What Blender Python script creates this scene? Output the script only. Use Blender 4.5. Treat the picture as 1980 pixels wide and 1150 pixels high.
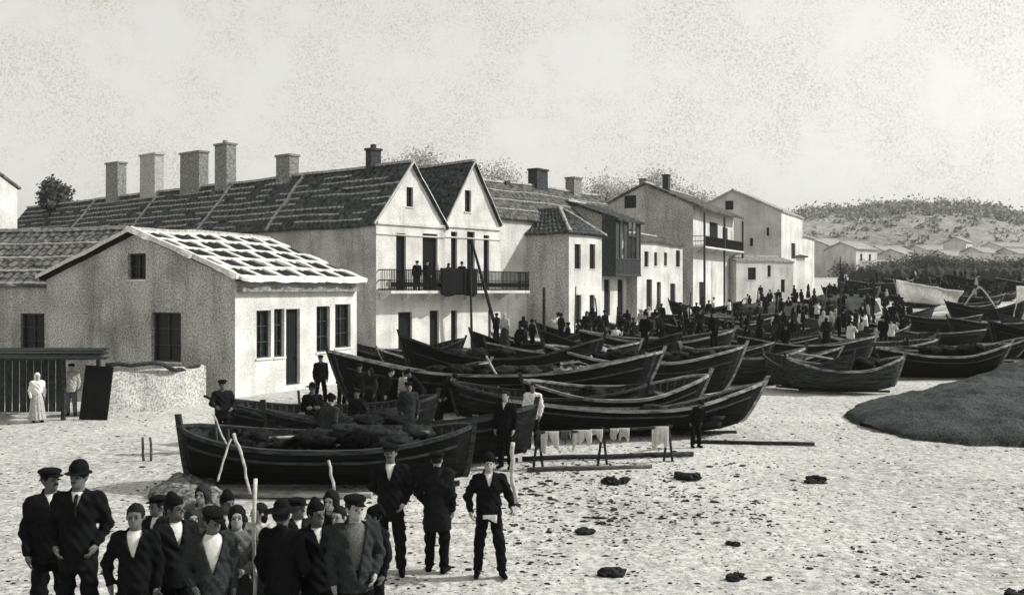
import bpy, bmesh, math, random
import numpy as np
from mathutils import Vector, Matrix, noise as mnoise
from mathutils.geometry import tessellate_polygon

R = math.radians
rnd = random.Random(7)
for o in list(bpy.data.objects):
    bpy.data.objects.remove(o)
scene = bpy.context.scene
COL = scene.collection

# ------------------------------------------------------------------ camera
F, CX, HY, CH = 1900.0, 990.0, 560.0, 4.0      # focal length in photo pixels, centre, horizon row, eye height
cam = bpy.data.cameras.new('camera')
cam_o = bpy.data.objects.new('camera', cam)
COL.objects.link(cam_o)
cam.sensor_width = 36.0
cam.lens = 36.0 * F / 1980.0
cam.shift_y = -(575.0 - HY) / 1980.0
cam.clip_end = 6000
cam_o.location = (0, 0, CH)
cam_o.rotation_euler = (R(90), 0, 0)
scene.camera = cam_o

# ------------------------------------------------------------------ world, sun, exposure
SUN_AZ = R(80)      # clockwise from +Y (north): from the right, a little beyond the houses
SUN_EL = R(36)
world = bpy.data.worlds.new('World')
scene.world = world
world.use_nodes = True
wn, wl = world.node_tree.nodes, world.node_tree.links
wn.clear()
w_out = wn.new('ShaderNodeOutputWorld')
w_bg = wn.new('ShaderNodeBackground')
sky = wn.new('ShaderNodeTexSky')
sky.sky_type = 'NISHITA'
sky.sun_disc = False
sky.sun_elevation = SUN_EL
sky.sun_rotation = SUN_AZ
sky.dust_density = 4.0
sky.air_density = 1.5
bw = wn.new('ShaderNodeRGBToBW')
wl.new(sky.outputs[0], bw.inputs[0])
tc = wn.new('ShaderNodeTexCoord')
# a thin mottled overcast veil: broad patches broken up by fine flecks
n1 = wn.new('ShaderNodeTexNoise'); n1.inputs['Scale'].default_value = 11.0; n1.inputs['Detail'].default_value = 6.0; n1.inputs['Roughness'].default_value = 0.65
n2 = wn.new('ShaderNodeTexNoise'); n2.inputs['Scale'].default_value = 480.0; n2.inputs['Detail'].default_value = 3.0; n2.inputs['Roughness'].default_value = 0.85
wl.new(tc.outputs['Generated'], n1.inputs['Vector']); wl.new(tc.outputs['Generated'], n2.inputs['Vector'])
r1 = wn.new('ShaderNodeMapRange'); r1.inputs[1].default_value = .40; r1.inputs[2].default_value = .58
r2 = wn.new('ShaderNodeMapRange'); r2.inputs[1].default_value = .46; r2.inputs[2].default_value = .66
wl.new(n1.outputs['Fac'], r1.inputs[0]); wl.new(n2.outputs['Fac'], r2.inputs[0])
mm = wn.new('ShaderNodeMath'); mm.operation = 'MULTIPLY'
wl.new(r1.outputs[0], mm.inputs[0]); wl.new(r2.outputs[0], mm.inputs[1])
# flatten the clear sky's gradient towards an even veil
pw = wn.new('ShaderNodeMath'); pw.operation = 'POWER'; pw.inputs[1].default_value = 0.45
wl.new(bw.outputs[0], pw.inputs[0])
ml = wn.new('ShaderNodeMath'); ml.operation = 'MULTIPLY'; ml.inputs[1].default_value = 4.3
wl.new(pw.outputs[0], ml.inputs[0])
vs = wn.new('ShaderNodeVectorMath'); vs.operation = 'SCALE'; vs.inputs[0].default_value = (1.0, .995, .955)
wl.new(ml.outputs[0], vs.inputs['Scale'])
mx = wn.new('ShaderNodeMix'); mx.data_type = 'RGBA'; mx.blend_type = 'MULTIPLY'
mx.inputs[7].default_value = (.66, .605, .52, 1)
wl.new(mm.outputs[0], mx.inputs[0]); wl.new(vs.outputs[0], mx.inputs[6])
wl.new(mx.outputs[2], w_bg.inputs['Color'])
w_bg.inputs['Strength'].default_value = 0.11
wl.new(w_bg.outputs[0], w_out.inputs[0])

sun = bpy.data.lights.new('sun', 'SUN')
sun.energy = 5.0
sun.angle = R(0.6)
sun.color = (1, .985, .95)
sun_o = bpy.data.objects.new('sun', sun)
COL.objects.link(sun_o)
sd = Vector((math.sin(SUN_AZ) * math.cos(SUN_EL), math.cos(SUN_AZ) * math.cos(SUN_EL), math.sin(SUN_EL)))
sun_o.rotation_euler = sd.to_track_quat('Z', 'Y').to_euler()
sun_o.location = (40, 20, 60)

scene.view_settings.view_transform = 'Standard'
scene.view_settings.look = 'None'
scene.view_settings.exposure = 0.0
scene.view_settings.gamma = 1.0
scene.render.resolution_x = 1024
scene.render.resolution_y = 594
scene.cycles.max_bounces = 5

# ------------------------------------------------------------------ materials
def tone(v):
    if v < .12:
        return (v * .88, v * 1.0, v * 1.0, 1)
    return (v, v * .995, v * .95, 1)

MATS = {}
def mat(name, lo, hi=None, scale=6.0, detail=8.0, rough=.9, bump=.3, spec=.1, edge=(.35, .65), bscale=None, stretch=None, big=0.0, bigscale=.6, streak=0.0):
    """mottled procedural surface: noise between two greys, a broad second noise for wear, and a bump"""
    if name in MATS: return MATS[name]
    if hi is None: hi = lo * 1.3
    m = bpy.data.materials.new(name); m.use_nodes = True
    n, l = m.node_tree.nodes, m.node_tree.links
    b = n['Principled BSDF']
    b.inputs['Roughness'].default_value = rough
    b.inputs['Specular IOR Level'].default_value = spec
    t = n.new('ShaderNodeTexCoord')
    mp = n.new('ShaderNodeMapping')
    if stretch: mp.inputs['Scale'].default_value = stretch
    l.new(t.outputs['Object'], mp.inputs['Vector'])
    a = n.new('ShaderNodeTexNoise'); a.inputs['Scale'].default_value = scale; a.inputs['Detail'].default_value = detail; a.inputs['Roughness'].default_value = .7
    l.new(mp.outputs[0], a.inputs['Vector'])
    r = n.new('ShaderNodeMapRange'); r.inputs[1].default_value = edge[0]; r.inputs[2].default_value = edge[1]
    l.new(a.outputs['Fac'], r.inputs[0])
    c = n.new('ShaderNodeMix'); c.data_type = 'RGBA'
    c.inputs[6].default_value = tone(lo); c.inputs[7].default_value = tone(hi)
    l.new(r.outputs[0], c.inputs[0])
    out = c.outputs[2]
    if big:
        a2 = n.new('ShaderNodeTexNoise'); a2.inputs['Scale'].default_value = bigscale; a2.inputs['Detail'].default_value = 5
        l.new(t.outputs['Object'], a2.inputs['Vector'])
        r2 = n.new('ShaderNodeMapRange'); r2.inputs[1].default_value = .4; r2.inputs[2].default_value = .62
        r2.inputs[3].default_value = 1.0; r2.inputs[4].default_value = 1.0 - big
        l.new(a2.outputs['Fac'], r2.inputs[0])
        v = n.new('ShaderNodeVectorMath'); v.operation = 'SCALE'
        l.new(out, v.inputs[0]); l.new(r2.outputs[0], v.inputs['Scale'])
        out = v.outputs[0]
    if streak:
        m4 = n.new('ShaderNodeMapping'); m4.inputs['Scale'].default_value = (1.6, 1.6, .22); l.new(t.outputs['Object'], m4.inputs['Vector'])
        a4 = n.new('ShaderNodeTexNoise'); a4.inputs['Scale'].default_value = 1.0; a4.inputs['Detail'].default_value = 7; a4.inputs['Roughness'].default_value = .62
        l.new(m4.outputs[0], a4.inputs['Vector'])
        r4 = n.new('ShaderNodeMapRange'); r4.inputs[1].default_value = .52; r4.inputs[2].default_value = .66; r4.inputs[3].default_value = 1.0; r4.inputs[4].default_value = 1.0 - streak
        l.new(a4.outputs['Fac'], r4.inputs[0])
        v4 = n.new('ShaderNodeVectorMath'); v4.operation = 'SCALE'; l.new(out, v4.inputs[0]); l.new(r4.outputs[0], v4.inputs['Scale']); out = v4.outputs[0]
    l.new(out, b.inputs['Base Color'])
    if bump:
        bm_ = n.new('ShaderNodeBump'); bm_.inputs['Strength'].default_value = bump; bm_.inputs['Distance'].default_value = .03
        if bscale:
            a3 = n.new('ShaderNodeTexNoise'); a3.inputs['Scale'].default_value = bscale; a3.inputs['Detail'].default_value = 4
            l.new(mp.outputs[0], a3.inputs['Vector']); l.new(a3.outputs['Fac'], bm_.inputs['Height'])
        else:
            l.new(a.outputs['Fac'], bm_.inputs['Height'])
        l.new(bm_.outputs[0], b.inputs['Normal'])
    MATS[name] = m
    return m

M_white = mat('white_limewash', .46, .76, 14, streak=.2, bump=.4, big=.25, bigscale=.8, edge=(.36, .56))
M_grey = mat('weathered_shaded_render', .20, .68, 14, streak=.28, bump=.5, big=.36, bigscale=.6, edge=(.38, .60))  # darker copy of the plaster; shade of unlit walls put into the colour
M_greyfar = mat('weathered_shaded_render_far', .22, .66, 8, streak=.28, bump=.4, big=.3, bigscale=.4, edge=(.38,.60))  # far side walls: their shade is painted in as a darker plaster
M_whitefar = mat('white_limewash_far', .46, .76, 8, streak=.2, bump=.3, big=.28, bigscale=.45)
M_sooty = mat('sooty_clay_tile', .004, .03, 3.5, bump=.3)
M_tile = mat('old_dark_clay_tile', .012, .11, 3.5, bump=.5, edge=(.38, .62))
M_tile_mid = mat('weathered_clay_tile', .02, .17, 3.0, bump=.5, edge=(.36, .62))
M_mortar = mat('white_roof_mortar', .42, .72, 9, bump=.8)
M_mortar_old = mat('old_roof_mortar', .12, .5, 5, bump=.8)
M_chim = mat('chimney_render', .07, .34, 7, bump=.5)
M_chim_pale = mat('pale_chimney_render', .2, .5, 7, bump=.5)
M_chim_dark = mat('sooty_chimney_brick', .015, .08, 7, bump=.5)
M_wood = mat('dark_window_wood', .03, .09, 6, bump=.2)
M_glass = mat('dark_room_glass', .004, .012, 3, rough=.35, bump=0, spec=.25)  # opaque pane; darkness of the room behind put into its colour
M_door = mat('dark_door_wood', .006, .02, 8, bump=.3, stretch=(8, 8, .6))
M_iron = mat('wrought_iron', .006, .015, 8, bump=.1)
M_hull = mat('tarred_hull_planks', .002, .013, 3.2, bump=.6, stretch=(.25, 1, 5), edge=(.42, .72))
M_hull2 = mat('worn_tarred_hull', .003, .024, 3.2, bump=.6, stretch=(.25, 1, 5), edge=(.4, .72))
M_hull3 = mat('sunlit_grey_hull', .012, .085, 3.2, bump=.6, stretch=(.3, 1, 4), edge=(.4, .7))  # sunlight on the hull sides put into a greyer colour
M_gun = mat('sunlit_gunwale_wood', .03, .42, 2.5, bump=.4, stretch=(.5, 3, 3))  # lit top edges: sunlight on the wood put into its colour
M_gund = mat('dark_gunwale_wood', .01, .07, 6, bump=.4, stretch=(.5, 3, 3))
M_inner = mat('boat_inside_planks', .008, .075, 3, bump=.5, stretch=(.4, 3, 2))
M_pole = mat('pale_pole_wood', .22, .5, 9, bump=.3)
M_poled = mat('dark_pole_wood', .012, .05, 9, bump=.3)
M_plank = mat('weathered_plank', .02, .14, 6, bump=.4, stretch=(.5, 3, 3))
M_skin = mat('skin', .2, .34, 14, bump=.1, spec=.2)
M_skind = mat('tanned_skin', .07, .15, 14, bump=.1, spec=.2)
M_black = mat('black_wool', .004, .012, 60, bump=.3, spec=.03)
M_black2 = mat('dark_wool', .007, .018, 55, bump=.4, spec=.03)
M_dgrey = mat('charcoal_cloth', .016, .045, 60, bump=.4, spec=.03)
M_mgrey = mat('grey_cloth', .06, .18, 60, bump=.4, spec=.03)
M_gal = mat('weathered_gallery_boards', .02, .10, 7, bump=.4, stretch=(5, 5, .8))
M_shirt = mat('white_linen', .5, .72, 12, bump=.3, spec=.05)
M_pale = mat('pale_cotton', .22, .5, 12, bump=.3, spec=.05)
M_hair = mat('dark_hair', .004, .018, 30, bump=.5, spec=.1)
M_sail = mat('white_canvas', .4, .68, 3, bump=.4, spec=.05)
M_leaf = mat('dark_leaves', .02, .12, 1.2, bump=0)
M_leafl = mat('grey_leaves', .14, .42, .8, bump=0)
M_leafh = mat('hazed_wood_leaves', .09, .26, .3, bump=0)  # lightened leaf colour stands in for distance haze
M_bark = mat('bark', .03, .09, 5, bump=.5)
M_weed = mat('dry_seaweed', .006, .035, 14, bump=.5)
M_stone = mat('rubble_stone', .2, .5, 10, bump=.5)

def glow_through(m, f):
    n, l = m.node_tree.nodes, m.node_tree.links
    b = n['Principled BSDF']; src = b.inputs['Base Color'].links[0].from_socket
    t = n.new('ShaderNodeBsdfTranslucent'); l.new(src, t.inputs['Color'])
    x = n.new('ShaderNodeMixShader'); x.inputs[0].default_value = f
    o = [q for q in n if q.type == 'OUTPUT_MATERIAL'][0]
    l.new(b.outputs[0], x.inputs[1]); l.new(t.outputs[0], x.inputs[2]); l.new(x.outputs[0], o.inputs['Surface'])
glow_through(M_sail, .5); M_cloth = mat('thin_white_cotton', .7, .86, 12, bump=.3, spec=.05); glow_through(M_cloth, .5)

M_netd = mat('black_net', .003, .02, 20, bump=1.0, edge=(.4, .62))
M_netg = mat('dry_grey_net', .05, .36, 9, bump=.8, edge=(.4, .62), big=.4, bigscale=.5)
M_net = mat('tarred_net', .008, .10, 22, bump=1.0, edge=(.4, .62), big=.35, bigscale=.8)
# ------------------------------------------------------------------ object helpers
def obj(name, me, m=None, parent=None, smooth=False):
    if isinstance(me, bmesh.types.BMesh):
        bm = me; me = bpy.data.meshes.new(name); bm.to_mesh(me); bm.free()
    me.name = name
    if m is not None and len(me.materials) == 0: me.materials.append(m)
    if smooth: me.polygons.foreach_set('use_smooth', [True] * len(me.polygons))
    o = bpy.data.objects.new(name, me); COL.objects.link(o)
    if parent: o.parent = parent
    return o

def tag(o, label, cat, group=None, kind=None):
    o['label'] = label; o['category'] = cat
    if group: o['group'] = group
    if kind: o['kind'] = kind
    return o

def thing(name, label, cat, loc=(0, 0, 0), rz=0, group=None):
    o = bpy.data.objects.new(name, None); COL.objects.link(o)
    o.empty_display_size = .3
    o.location = loc; o.rotation_euler = (0, 0, rz)
    return tag(o, label, cat, group)

def copy_tree(o, parent=None):
    c = o.copy(); COL.objects.link(c); c.parent = parent
    for ch in list(o.children): copy_tree(ch, c)
    return c

def box(bm, x0, x1, y0, y1, z0, z1, M=None, jit=0):
    vs_ = []
    for x, y, z in ((x0, y0, z0), (x1, y0, z0), (x1, y1, z0), (x0, y1, z0), (x0, y0, z1), (x1, y0, z1), (x1, y1, z1), (x0, y1, z1)):
        v = Vector((x + rnd.uniform(-jit, jit), y + rnd.uniform(-jit, jit), z + rnd.uniform(-jit, jit)))
        if M is not None: v = M @ v
        vs_.append(bm.verts.new(v))
    for f in ((0, 3, 2, 1), (4, 5, 6, 7), (0, 1, 5, 4), (1, 2, 6, 5), (2, 3, 7, 6), (3, 0, 4, 7)):
        bm.faces.new([vs_[i] for i in f])

def tube(bm, pts, rad, seg=7, rad2=None):
    pts = [Vector(p) for p in pts]
    if rad2 is None: rad2 = rad
    rings = []
    n = len(pts)
    for i, p in enumerate(pts):
        d = (pts[min(i + 1, n - 1)] - pts[max(i - 1, 0)]).normalized()
        u = d.orthogonal().normalized(); v = d.cross(u)
        r = rad + (rad2 - rad) * i / (n - 1)
        rings.append([bm.verts.new(p + (u * math.cos(2 * math.pi * k / seg) + v * math.sin(2 * math.pi * k / seg)) * r) for k in range(seg)])
    for a, b in zip(rings, rings[1:]):
        ra = a[0].co
        off = min(range(seg), key=lambda k: (b[k].co - ra).length)
        for k in range(seg):
            bm.faces.new((a[k], a[(k + 1) % seg], b[(k + 1 + off) % seg], b[(k + off) % seg]))
    bm.faces.new(rings[0][::-1]); bm.faces.new(rings[-1])

def pole(name, pts, r, m, label, cat, group=None, r2=None, wob=.02):
    pts = [Vector(p) for p in pts]
    out = []
    for a, b in zip(pts, pts[1:]):
        for k in range(4):
            p = a.lerp(b, k / 4)
            if out: p = p + Vector((rnd.uniform(-wob, wob), rnd.uniform(-wob, wob), rnd.uniform(-wob, wob)))
            out.append(p)
    out.append(pts[-1])
    bm = bmesh.new(); tube(bm, out, r, 7, r2)
    return tag(obj(name, bm, m, None, True), label, cat, group)

def hgt(y):
    """height of the beach: flat near, then rising gently to the back"""
    if y < 12: return .2 * (12 - max(y, 3))
    P_ = ((12, 0), (60, 0), (75, .6), (100, 2.0), (130, 3.6), (160, 5.5), (200, 8), (300, 13.2), (420, 15), (5000, 15))
    for (a, za), (b, zb) in zip(P_, P_[1:]):
        if y <= b: return za + (zb - za) * max(0, (y - a) / (b - a))
    return 15

def P(px, py, Y): return Vector(((px - CX) / F * Y, Y, CH - (py - HY) / F * Y))
def G(px, Y): return Vector(((px - CX) / F * Y, Y, hgt(Y)))
def GY(py): return CH * F / (py - HY)

# ------------------------------------------------------------------ ground
def build_ground():
    xs = sorted(set([-1500, -900, -500, -300, -200, -140, -100] + [x * 2.0 for x in range(-40, 41)] + [i * .5 for i in range(-44, 61)] + [100, 140, 200, 300, 500, 900, 1500]))
    ys = sorted(set([-60, -30, -10, 0, 4] + [6 + i * .35 for i in range(120)] + [48 + i for i in range(20)] + [70 + i * 4 for i in range(30)] + [200, 240, 300, 360, 420, 600, 900, 1500, 2500]))
    bm = bmesh.new(); g = []
    for y in ys:
        row = []
        for x in xs:
            z = hgt(y)
            if y < 120:
                z += .07 * mnoise.noise(Vector((x * .35, y * .35, 1))) + .035 * mnoise.noise(Vector((x * 1.3, y * 1.3, 5)))
            row.append(bm.verts.new((x, y, z)))
        g.append(row)
    for j in range(len(ys) - 1):
        for i in range(len(xs) - 1):
            bm.faces.new((g[j][i], g[j][i + 1], g[j + 1][i + 1], g[j + 1][i]))
    m = bpy.data.materials.new('beach_sand'); m.use_nodes = True
    n, l = m.node_tree.nodes, m.node_tree.links
    b = n['Principled BSDF']; b.inputs['Roughness'].default_value = .95; b.inputs['Specular IOR Level'].default_value = .08
    t = n.new('ShaderNodeTexCoord')
    def nz(s, d, ro, lo, hi, o0=0, o1=1):
        a = n.new('ShaderNodeTexNoise'); a.inputs['Scale'].default_value = s; a.inputs['Detail'].default_value = d; a.inputs['Roughness'].default_value = ro
        l.new(t.outputs['Object'], a.inputs['Vector'])
        r = n.new('ShaderNodeMapRange'); r.inputs[1].default_value = lo; r.inputs[2].default_value = hi; r.inputs[3].default_value = o0; r.inputs[4].default_value = o1
        l.new(a.outputs['Fac'], r.inputs[0]); return a, r
    a1, r1 = nz(8, 9, .85, .40, .56)
    a2, r2 = nz(.16, 6, .6, .38, .60)
    a3, r3 = nz(4.2, 8, .8, .44, .58)
    c1 = n.new('ShaderNodeMix'); c1.data_type = 'RGBA'; c1.inputs[6].default_value = tone(.24); c1.inputs[7].default_value = tone(.60)
    l.new(r1.outputs[0], c1.inputs[0])
    mul = n.new('ShaderNodeMath'); mul.operation = 'MULTIPLY'; l.new(r2.outputs[0], mul.inputs[0]); l.new(r3.outputs[0], mul.inputs[1])
    ms = n.new('ShaderNodeMath'); ms.operation = 'MULTIPLY'; ms.inputs[1].default_value = .6; l.new(mul.outputs[0], ms.inputs[0])
    c2 = n.new('ShaderNodeMix'); c2.data_type = 'RGBA'; c2.inputs[7].default_value = tone(.10)
    l.new(ms.outputs[0], c2.inputs[0]); l.new(c1.outputs[2], c2.inputs[6])
    l.new(c2.outputs[2], b.inputs['Base Color'])
    bp = n.new('ShaderNodeBump'); bp.inputs['Strength'].default_value = .6; bp.inputs['Distance'].default_value = .04
    l.new(a1.outputs['Fac'], bp.inputs['Height'])
    vo = n.new('ShaderNodeTexNoise'); vo.inputs['Scale'].default_value = 1.9; vo.inputs['Detail'].default_value = 3; vo.inputs['Roughness'].default_value = .55
    l.new(t.outputs['Object'], vo.inputs['Vector'])
    b2 = n.new('ShaderNodeBump'); b2.inputs['Strength'].default_value = .8; b2.inputs['Distance'].default_value = .16
    l.new(vo.outputs['Fac'], b2.inputs['Height']); l.new(b2.outputs[0], bp.inputs['Normal']); l.new(bp.outputs[0], b.inputs['Normal'])
    o = obj('beach_sand', bm, m, None, True)
    o['kind'] = 'structure'
build_ground()

# ------------------------------------------------------------------ houses
def wall_mesh(bm, poly, holes, t, fn):
    """poly: outline in (s,z); holes: list of (s0,s1,z0,z1); t thickness; fn(s,z,depth)->xyz"""
    loops = [[Vector((s, z, 0)) for s, z in poly]]
    for s0, s1, z0, z1 in holes:
        loops.append([Vector((s0, z0, 0)), Vector((s0, z1, 0)), Vector((s1, z1, 0)), Vector((s1, z0, 0))])
    flat = [v for lp in loops for v in lp]
    tris = tessellate_polygon(loops)
    fr = [bm.verts.new(fn(v.x, v.y, 0)) for v in flat]
    bk = [bm.verts.new(fn(v.x, v.y, t)) for v in flat]
    for tr in tris:
        try:
            bm.faces.new([fr[i] for i in tr]); bm.faces.new([bk[i] for i in reversed(tr)])
        except ValueError: pass
    k = 0
    for lp in loops:
        n = len(lp)
        for i in range(n):
            a, b = k + i, k + (i + 1) % n
            bm.faces.new((fr[a], fr[b], bk[b], bk[a]))
        k += n
    bmesh.ops.recalc_face_normals(bm, faces=bm.faces)

def wob_(p): return .11 * mnoise.noise(Vector(p) * .22) + .03 * mnoise.noise(Vector(p) * .9)

def tile_slope(bm, e0, e1, r1, r0, tw=.42, row=.5, amp=.035, th=.10):
    """corrugated tiled slab between eave line e0-e1 and ridge line r0-r1"""
    e0, e1, r1, r0 = map(Vector, (e0, e1, r1, r0))
    L = max((e1 - e0).length, (r1 - r0).length); S = (r0 - e0).length
    nu = max(4, int(L / tw) * 4); rows = max(2, int(S / row))
    nrm = (e1 - e0).cross(r0 - e0)
    if nrm.length < 1e-6: nrm = (e1 - e0).cross(r1 - e0)
    nrm.normalize()
    if nrm.z < 0: nrm = -nrm
    top, bot = [], []
    js = []
    for j in range(rows):
        js += [(j / rows + 1e-4, .03), ((j + 1) / rows - 1e-4, 0.0)]
    for t, up in js:
        a = e0.lerp(r0, t); b = e1.lerp(r1, t)
        ra, rb = [], []
        for i in range(nu + 1):
            p = a.lerp(b, i / nu)
            p = p + Vector((0, 0, wob_(p)))
            w = amp * math.cos(i * math.pi / 2) + up + rnd.uniform(-.012, .012)
            ra.append(bm.verts.new(p + nrm * (w + .04)))
            rb.append(bm.verts.new(p - nrm * th))
        top.append(ra); bot.append(rb)
    m = len(top)
    for j in range(m - 1):
        for i in range(nu):
            bm.faces.new((top[j][i], top[j][i + 1], top[j + 1][i + 1], top[j + 1][i]))
            bm.faces.new((bot[j][i], bot[j + 1][i], bot[j + 1][i + 1], bot[j][i + 1]))
    for i in range(nu):
        bm.faces.new((top[0][i], bot[0][i], bot[0][i + 1], top[0][i + 1]))
        bm.faces.new((top[-1][i], top[-1][i + 1], bot[-1][i + 1], bot[-1][i]))
    for j in range(m - 1):
        bm.faces.new((top[j][0], top[j + 1][0], bot[j + 1][0], bot[j][0]))
        bm.faces.new((top[j][-1], bot[j][-1], bot[j + 1][-1], top[j + 1][-1]))
    return nrm

def strip(bm, a, b, w, h, nrm, lift=.06, seg=.5, jit=.02):
    """a raised hand-laid band of mortar from a to b on a roof with normal nrm"""
    a, b = Vector(a), Vector(b); d = (b - a); L = d.length; d.normalize(); s = d.cross(nrm).normalized()
    n = max(2, int(L / seg)); rings = []
    for i in range(n + 1):
        c = a + d * (L * i / n) + s * rnd.uniform(-jit, jit); c = c + Vector((0, 0, wob_(c))); ww = w * rnd.uniform(.8, 1.2) / 2
        rings.append([bm.verts.new(c - s * ww - nrm * .02), bm.verts.new(c - s * ww * .7 + nrm * (lift + h * .8)), bm.verts.new(c + nrm * (lift + h)), bm.verts.new(c + s * ww * .7 + nrm * (lift + h * .8)), bm.verts.new(c + s * ww - nrm * .02)])
    for p, q in zip(rings, rings[1:]):
        for k in range(4): bm.faces.new((p[k], p[k + 1], q[k + 1], q[k]))
    bm.faces.new(rings[0][::-1]); bm.faces.new(rings[-1])

class House:
    """local x runs along the sea front, local y runs inland; corner nearest the camera at the origin"""
    def __init__(s, name, label, cat, C, th, lx, ly, group=None):
        s.C = C; s.th = R(th); s.lx = lx; s.ly = ly
        s.root = thing(name, label, cat, (C[0], C[1], hgt(C[1])), math.pi / 2 - s.th, group)
        s.z0 = hgt(C[1])
    def fx(s, px, off=0):          # photo column -> distance along the front wall
        k = (px - CX) / F; st, ct = math.sin(s.th), math.cos(s.th)
        cx, cy = s.C[0] + math.cos(s.th) * off, s.C[1] - math.sin(s.th) * off
        return (k * cy - cx) / (st - k * ct)
    def gx(s, px):                 # photo column -> distance along the side wall
        k = (px - CX) / F; st, ct = math.sin(s.th), math.cos(s.th)
        return (k * s.C[1] - s.C[0]) / (-ct - k * st)
    def fz(s, py, x): return CH - (py - HY) / F * (s.C[1] + math.cos(s.th) * x) - s.z0
    def gz(s, py, y): return CH - (py - HY) / F * (s.C[1] + math.sin(s.th) * y) - s.z0
    def frect(s, a, b, t, u):
        x0, x1 = s.fx(a), s.fx(b); xm = (x0 + x1) / 2
        return (x0, x1, s.fz(u, xm), s.fz(t, xm))
    def grect(s, a, b, t, u):
        y0, y1 = sorted((s.gx(a), s.gx(b))); ym = (y0 + y1) / 2
        return (y0, y1, s.gz(u, ym), s.gz(t, ym))
    def walls(s, eave, m_front, m_side, fh=(), sh=(), ridge_axis='x', ridge=None, t=.35, base=-1.0, back=True):
        lx, ly = s.lx, s.ly
        fh = list(fh); sh = list(sh)
        bm = bmesh.new()
        e2 = eave
        if ridge_axis == 'x':
            fpoly = [(0, base), (lx, base), (lx, eave), (0, eave)]
            spoly = [(0, base), (ly, base), (ly, eave)] + ([(ly / 2, ridge)] if ridge else []) + [(0, eave)]
        else:
            fpoly = [(0, base), (lx, base), (lx, eave), (lx / 2, ridge), (0, eave)]
            spoly = [(0, base), (ly, base), (ly, eave), (0, eave)]
        wall_mesh(bm, fpoly, [h[:4] for h in fh], t, lambda a, z, d: (a, d, z))
        obj('wall', bm, m_front, s.root)
        bm = bmesh.new()
        # side walls butt against the front wall, 3 mm proud of its end
        sp = [(max(a, 0.0), z) for a, z in spoly]
        wall_mesh(bm, sp, [h[:4] for h in sh], t, lambda a, z, d: (d - .003, a if a > 0 else .004, z))
        obj('wall', bm, m_side, s.root)
        if back:
            bm = bmesh.new()
            wall_mesh(bm, sp, [], t, lambda a, z, d: (lx - t + d + .003, a if a > 0 else .004, z)); obj('wall', bm, m_side, s.root)
            bm = bmesh.new()
            wall_mesh(bm, fpoly, [], t, lambda a, z, d: (a, ly - d + .003, z)); obj('wall', bm, m_side, s.root)
        for h in fh: s.opening(h, 'f')
        for h in sh: s.opening(h, 's')
    def opening(s, h, side):
        s0, s1, z0, z1 = h[:4]; kind = h[4] if len(h) > 4 else 'window'
        mp = (lambda a, d, z: Vector((a, d, z))) if side == 'f' else (lambda a, d, z: Vector((d, a, z)))
        def bx(bm, a0, a1, d0, d1, q0, q1):
            p, q = mp(a0, d0, q0), mp(a1, d1, q1)
            box(bm, min(p.x, q.x), max(p.x, q.x), min(p.y, q.y), max(p.y, q.y), q0, q1)
        fw = min(.055, (s1 - s0) * .12)
        bm = bmesh.new()
        bx(bm, s0 - .004, s0 + fw, .14, .2, z0, z1); bx(bm, s1 - fw, s1 + .004, .14, .2, z0, z1)
        bx(bm, s0 + fw, s1 - fw, .14, .2, z1 - fw, z1 + .004); bx(bm, s0 + fw, s1 - fw, .14, .2, z0 - .004, z0 + fw)
        if kind == 'window':
            w = obj('window', bm, M_wood, s.root)
            if (s1 - s0) > .5:
                b3 = bmesh.new(); mid = (s0 + s1) / 2
                bx(b3, mid - .02, mid + .02, .145, .195, z0 + fw, z1 - fw)
                n = 3 if z1 - z0 > 1.3 else 2
                for k in range(1, n):
                    zz = z0 + (z1 - z0) * k / n
                    bx(b3, s0 + fw, mid - .02, .148, .192, zz - .015, zz + .015)
                    bx(b3, mid + .02, s1 - fw, .148, .192, zz - .015, zz + .015)
                obj('glazing_bar', b3, M_wood, w)
            b2 = bmesh.new(); bx(b2, s0 - .01, s1 + .01, .21, .24, z0 - .01, z1 + .01)
            obj('pane', b2, M_glass, w)
            b4 = bmesh.new(); bx(b4, s0 - .06, s1 + .06, -.05, .13, z0 - .07, z0 - .004); obj('sill', b4, M_white, w)
        else:
            w = obj('door', bm, M_wood, s.root)
            b2 = bmesh.new()
            n = max(2, int((s1 - s0) / .16))
            for k in range(n):
                a0 = s0 + fw + (s1 - s0 - 2 * fw) * k / n; a1 = s0 + fw + (s1 - s0 - 2 * fw) * (k + 1) / n - .012
                bx(b2, a0, a1, .16, .19, z0, z1 - fw)
            bx(b2, s0, s1, .2, .23, z0 - .01, z1 + .01)
            obj('door_panel', b2, M_door, w)
            b3 = bmesh.new(); bx(b3, s1 - fw - .12, s1 - fw - .07, .12, .158, (z0 + 1.0), (z0 + 1.12)); obj('handle', b3, M_iron, w)
    def chimney(s, roof, x, y, zb, w, d, h, m=None, cap=True, pots=0):
        bm = bmesh.new()
        M = Matrix.Translation((x, y, zb))
        # a slightly battered stack
        box(bm, -w / 2, w / 2, -d / 2, d / 2, -1.6, h, M, .02)
        c = obj('chimney', bm, m or M_chim, roof)
        if cap:
            b2 = bmesh.new(); box(b2, -w / 2 - .07, w / 2 + .07, -d / 2 - .07, d / 2 + .07, h + .004, h + .14, M, .01)
            for k in range(pots):
                xx = -w / 2 + w * (k + .5) / pots
                box(b2, xx - .12, xx + .12, -.12, .12, h + .145, h + .38, M, .01)
            obj('chimney_cap', b2, m or M_chim, c)
        return c

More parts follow.
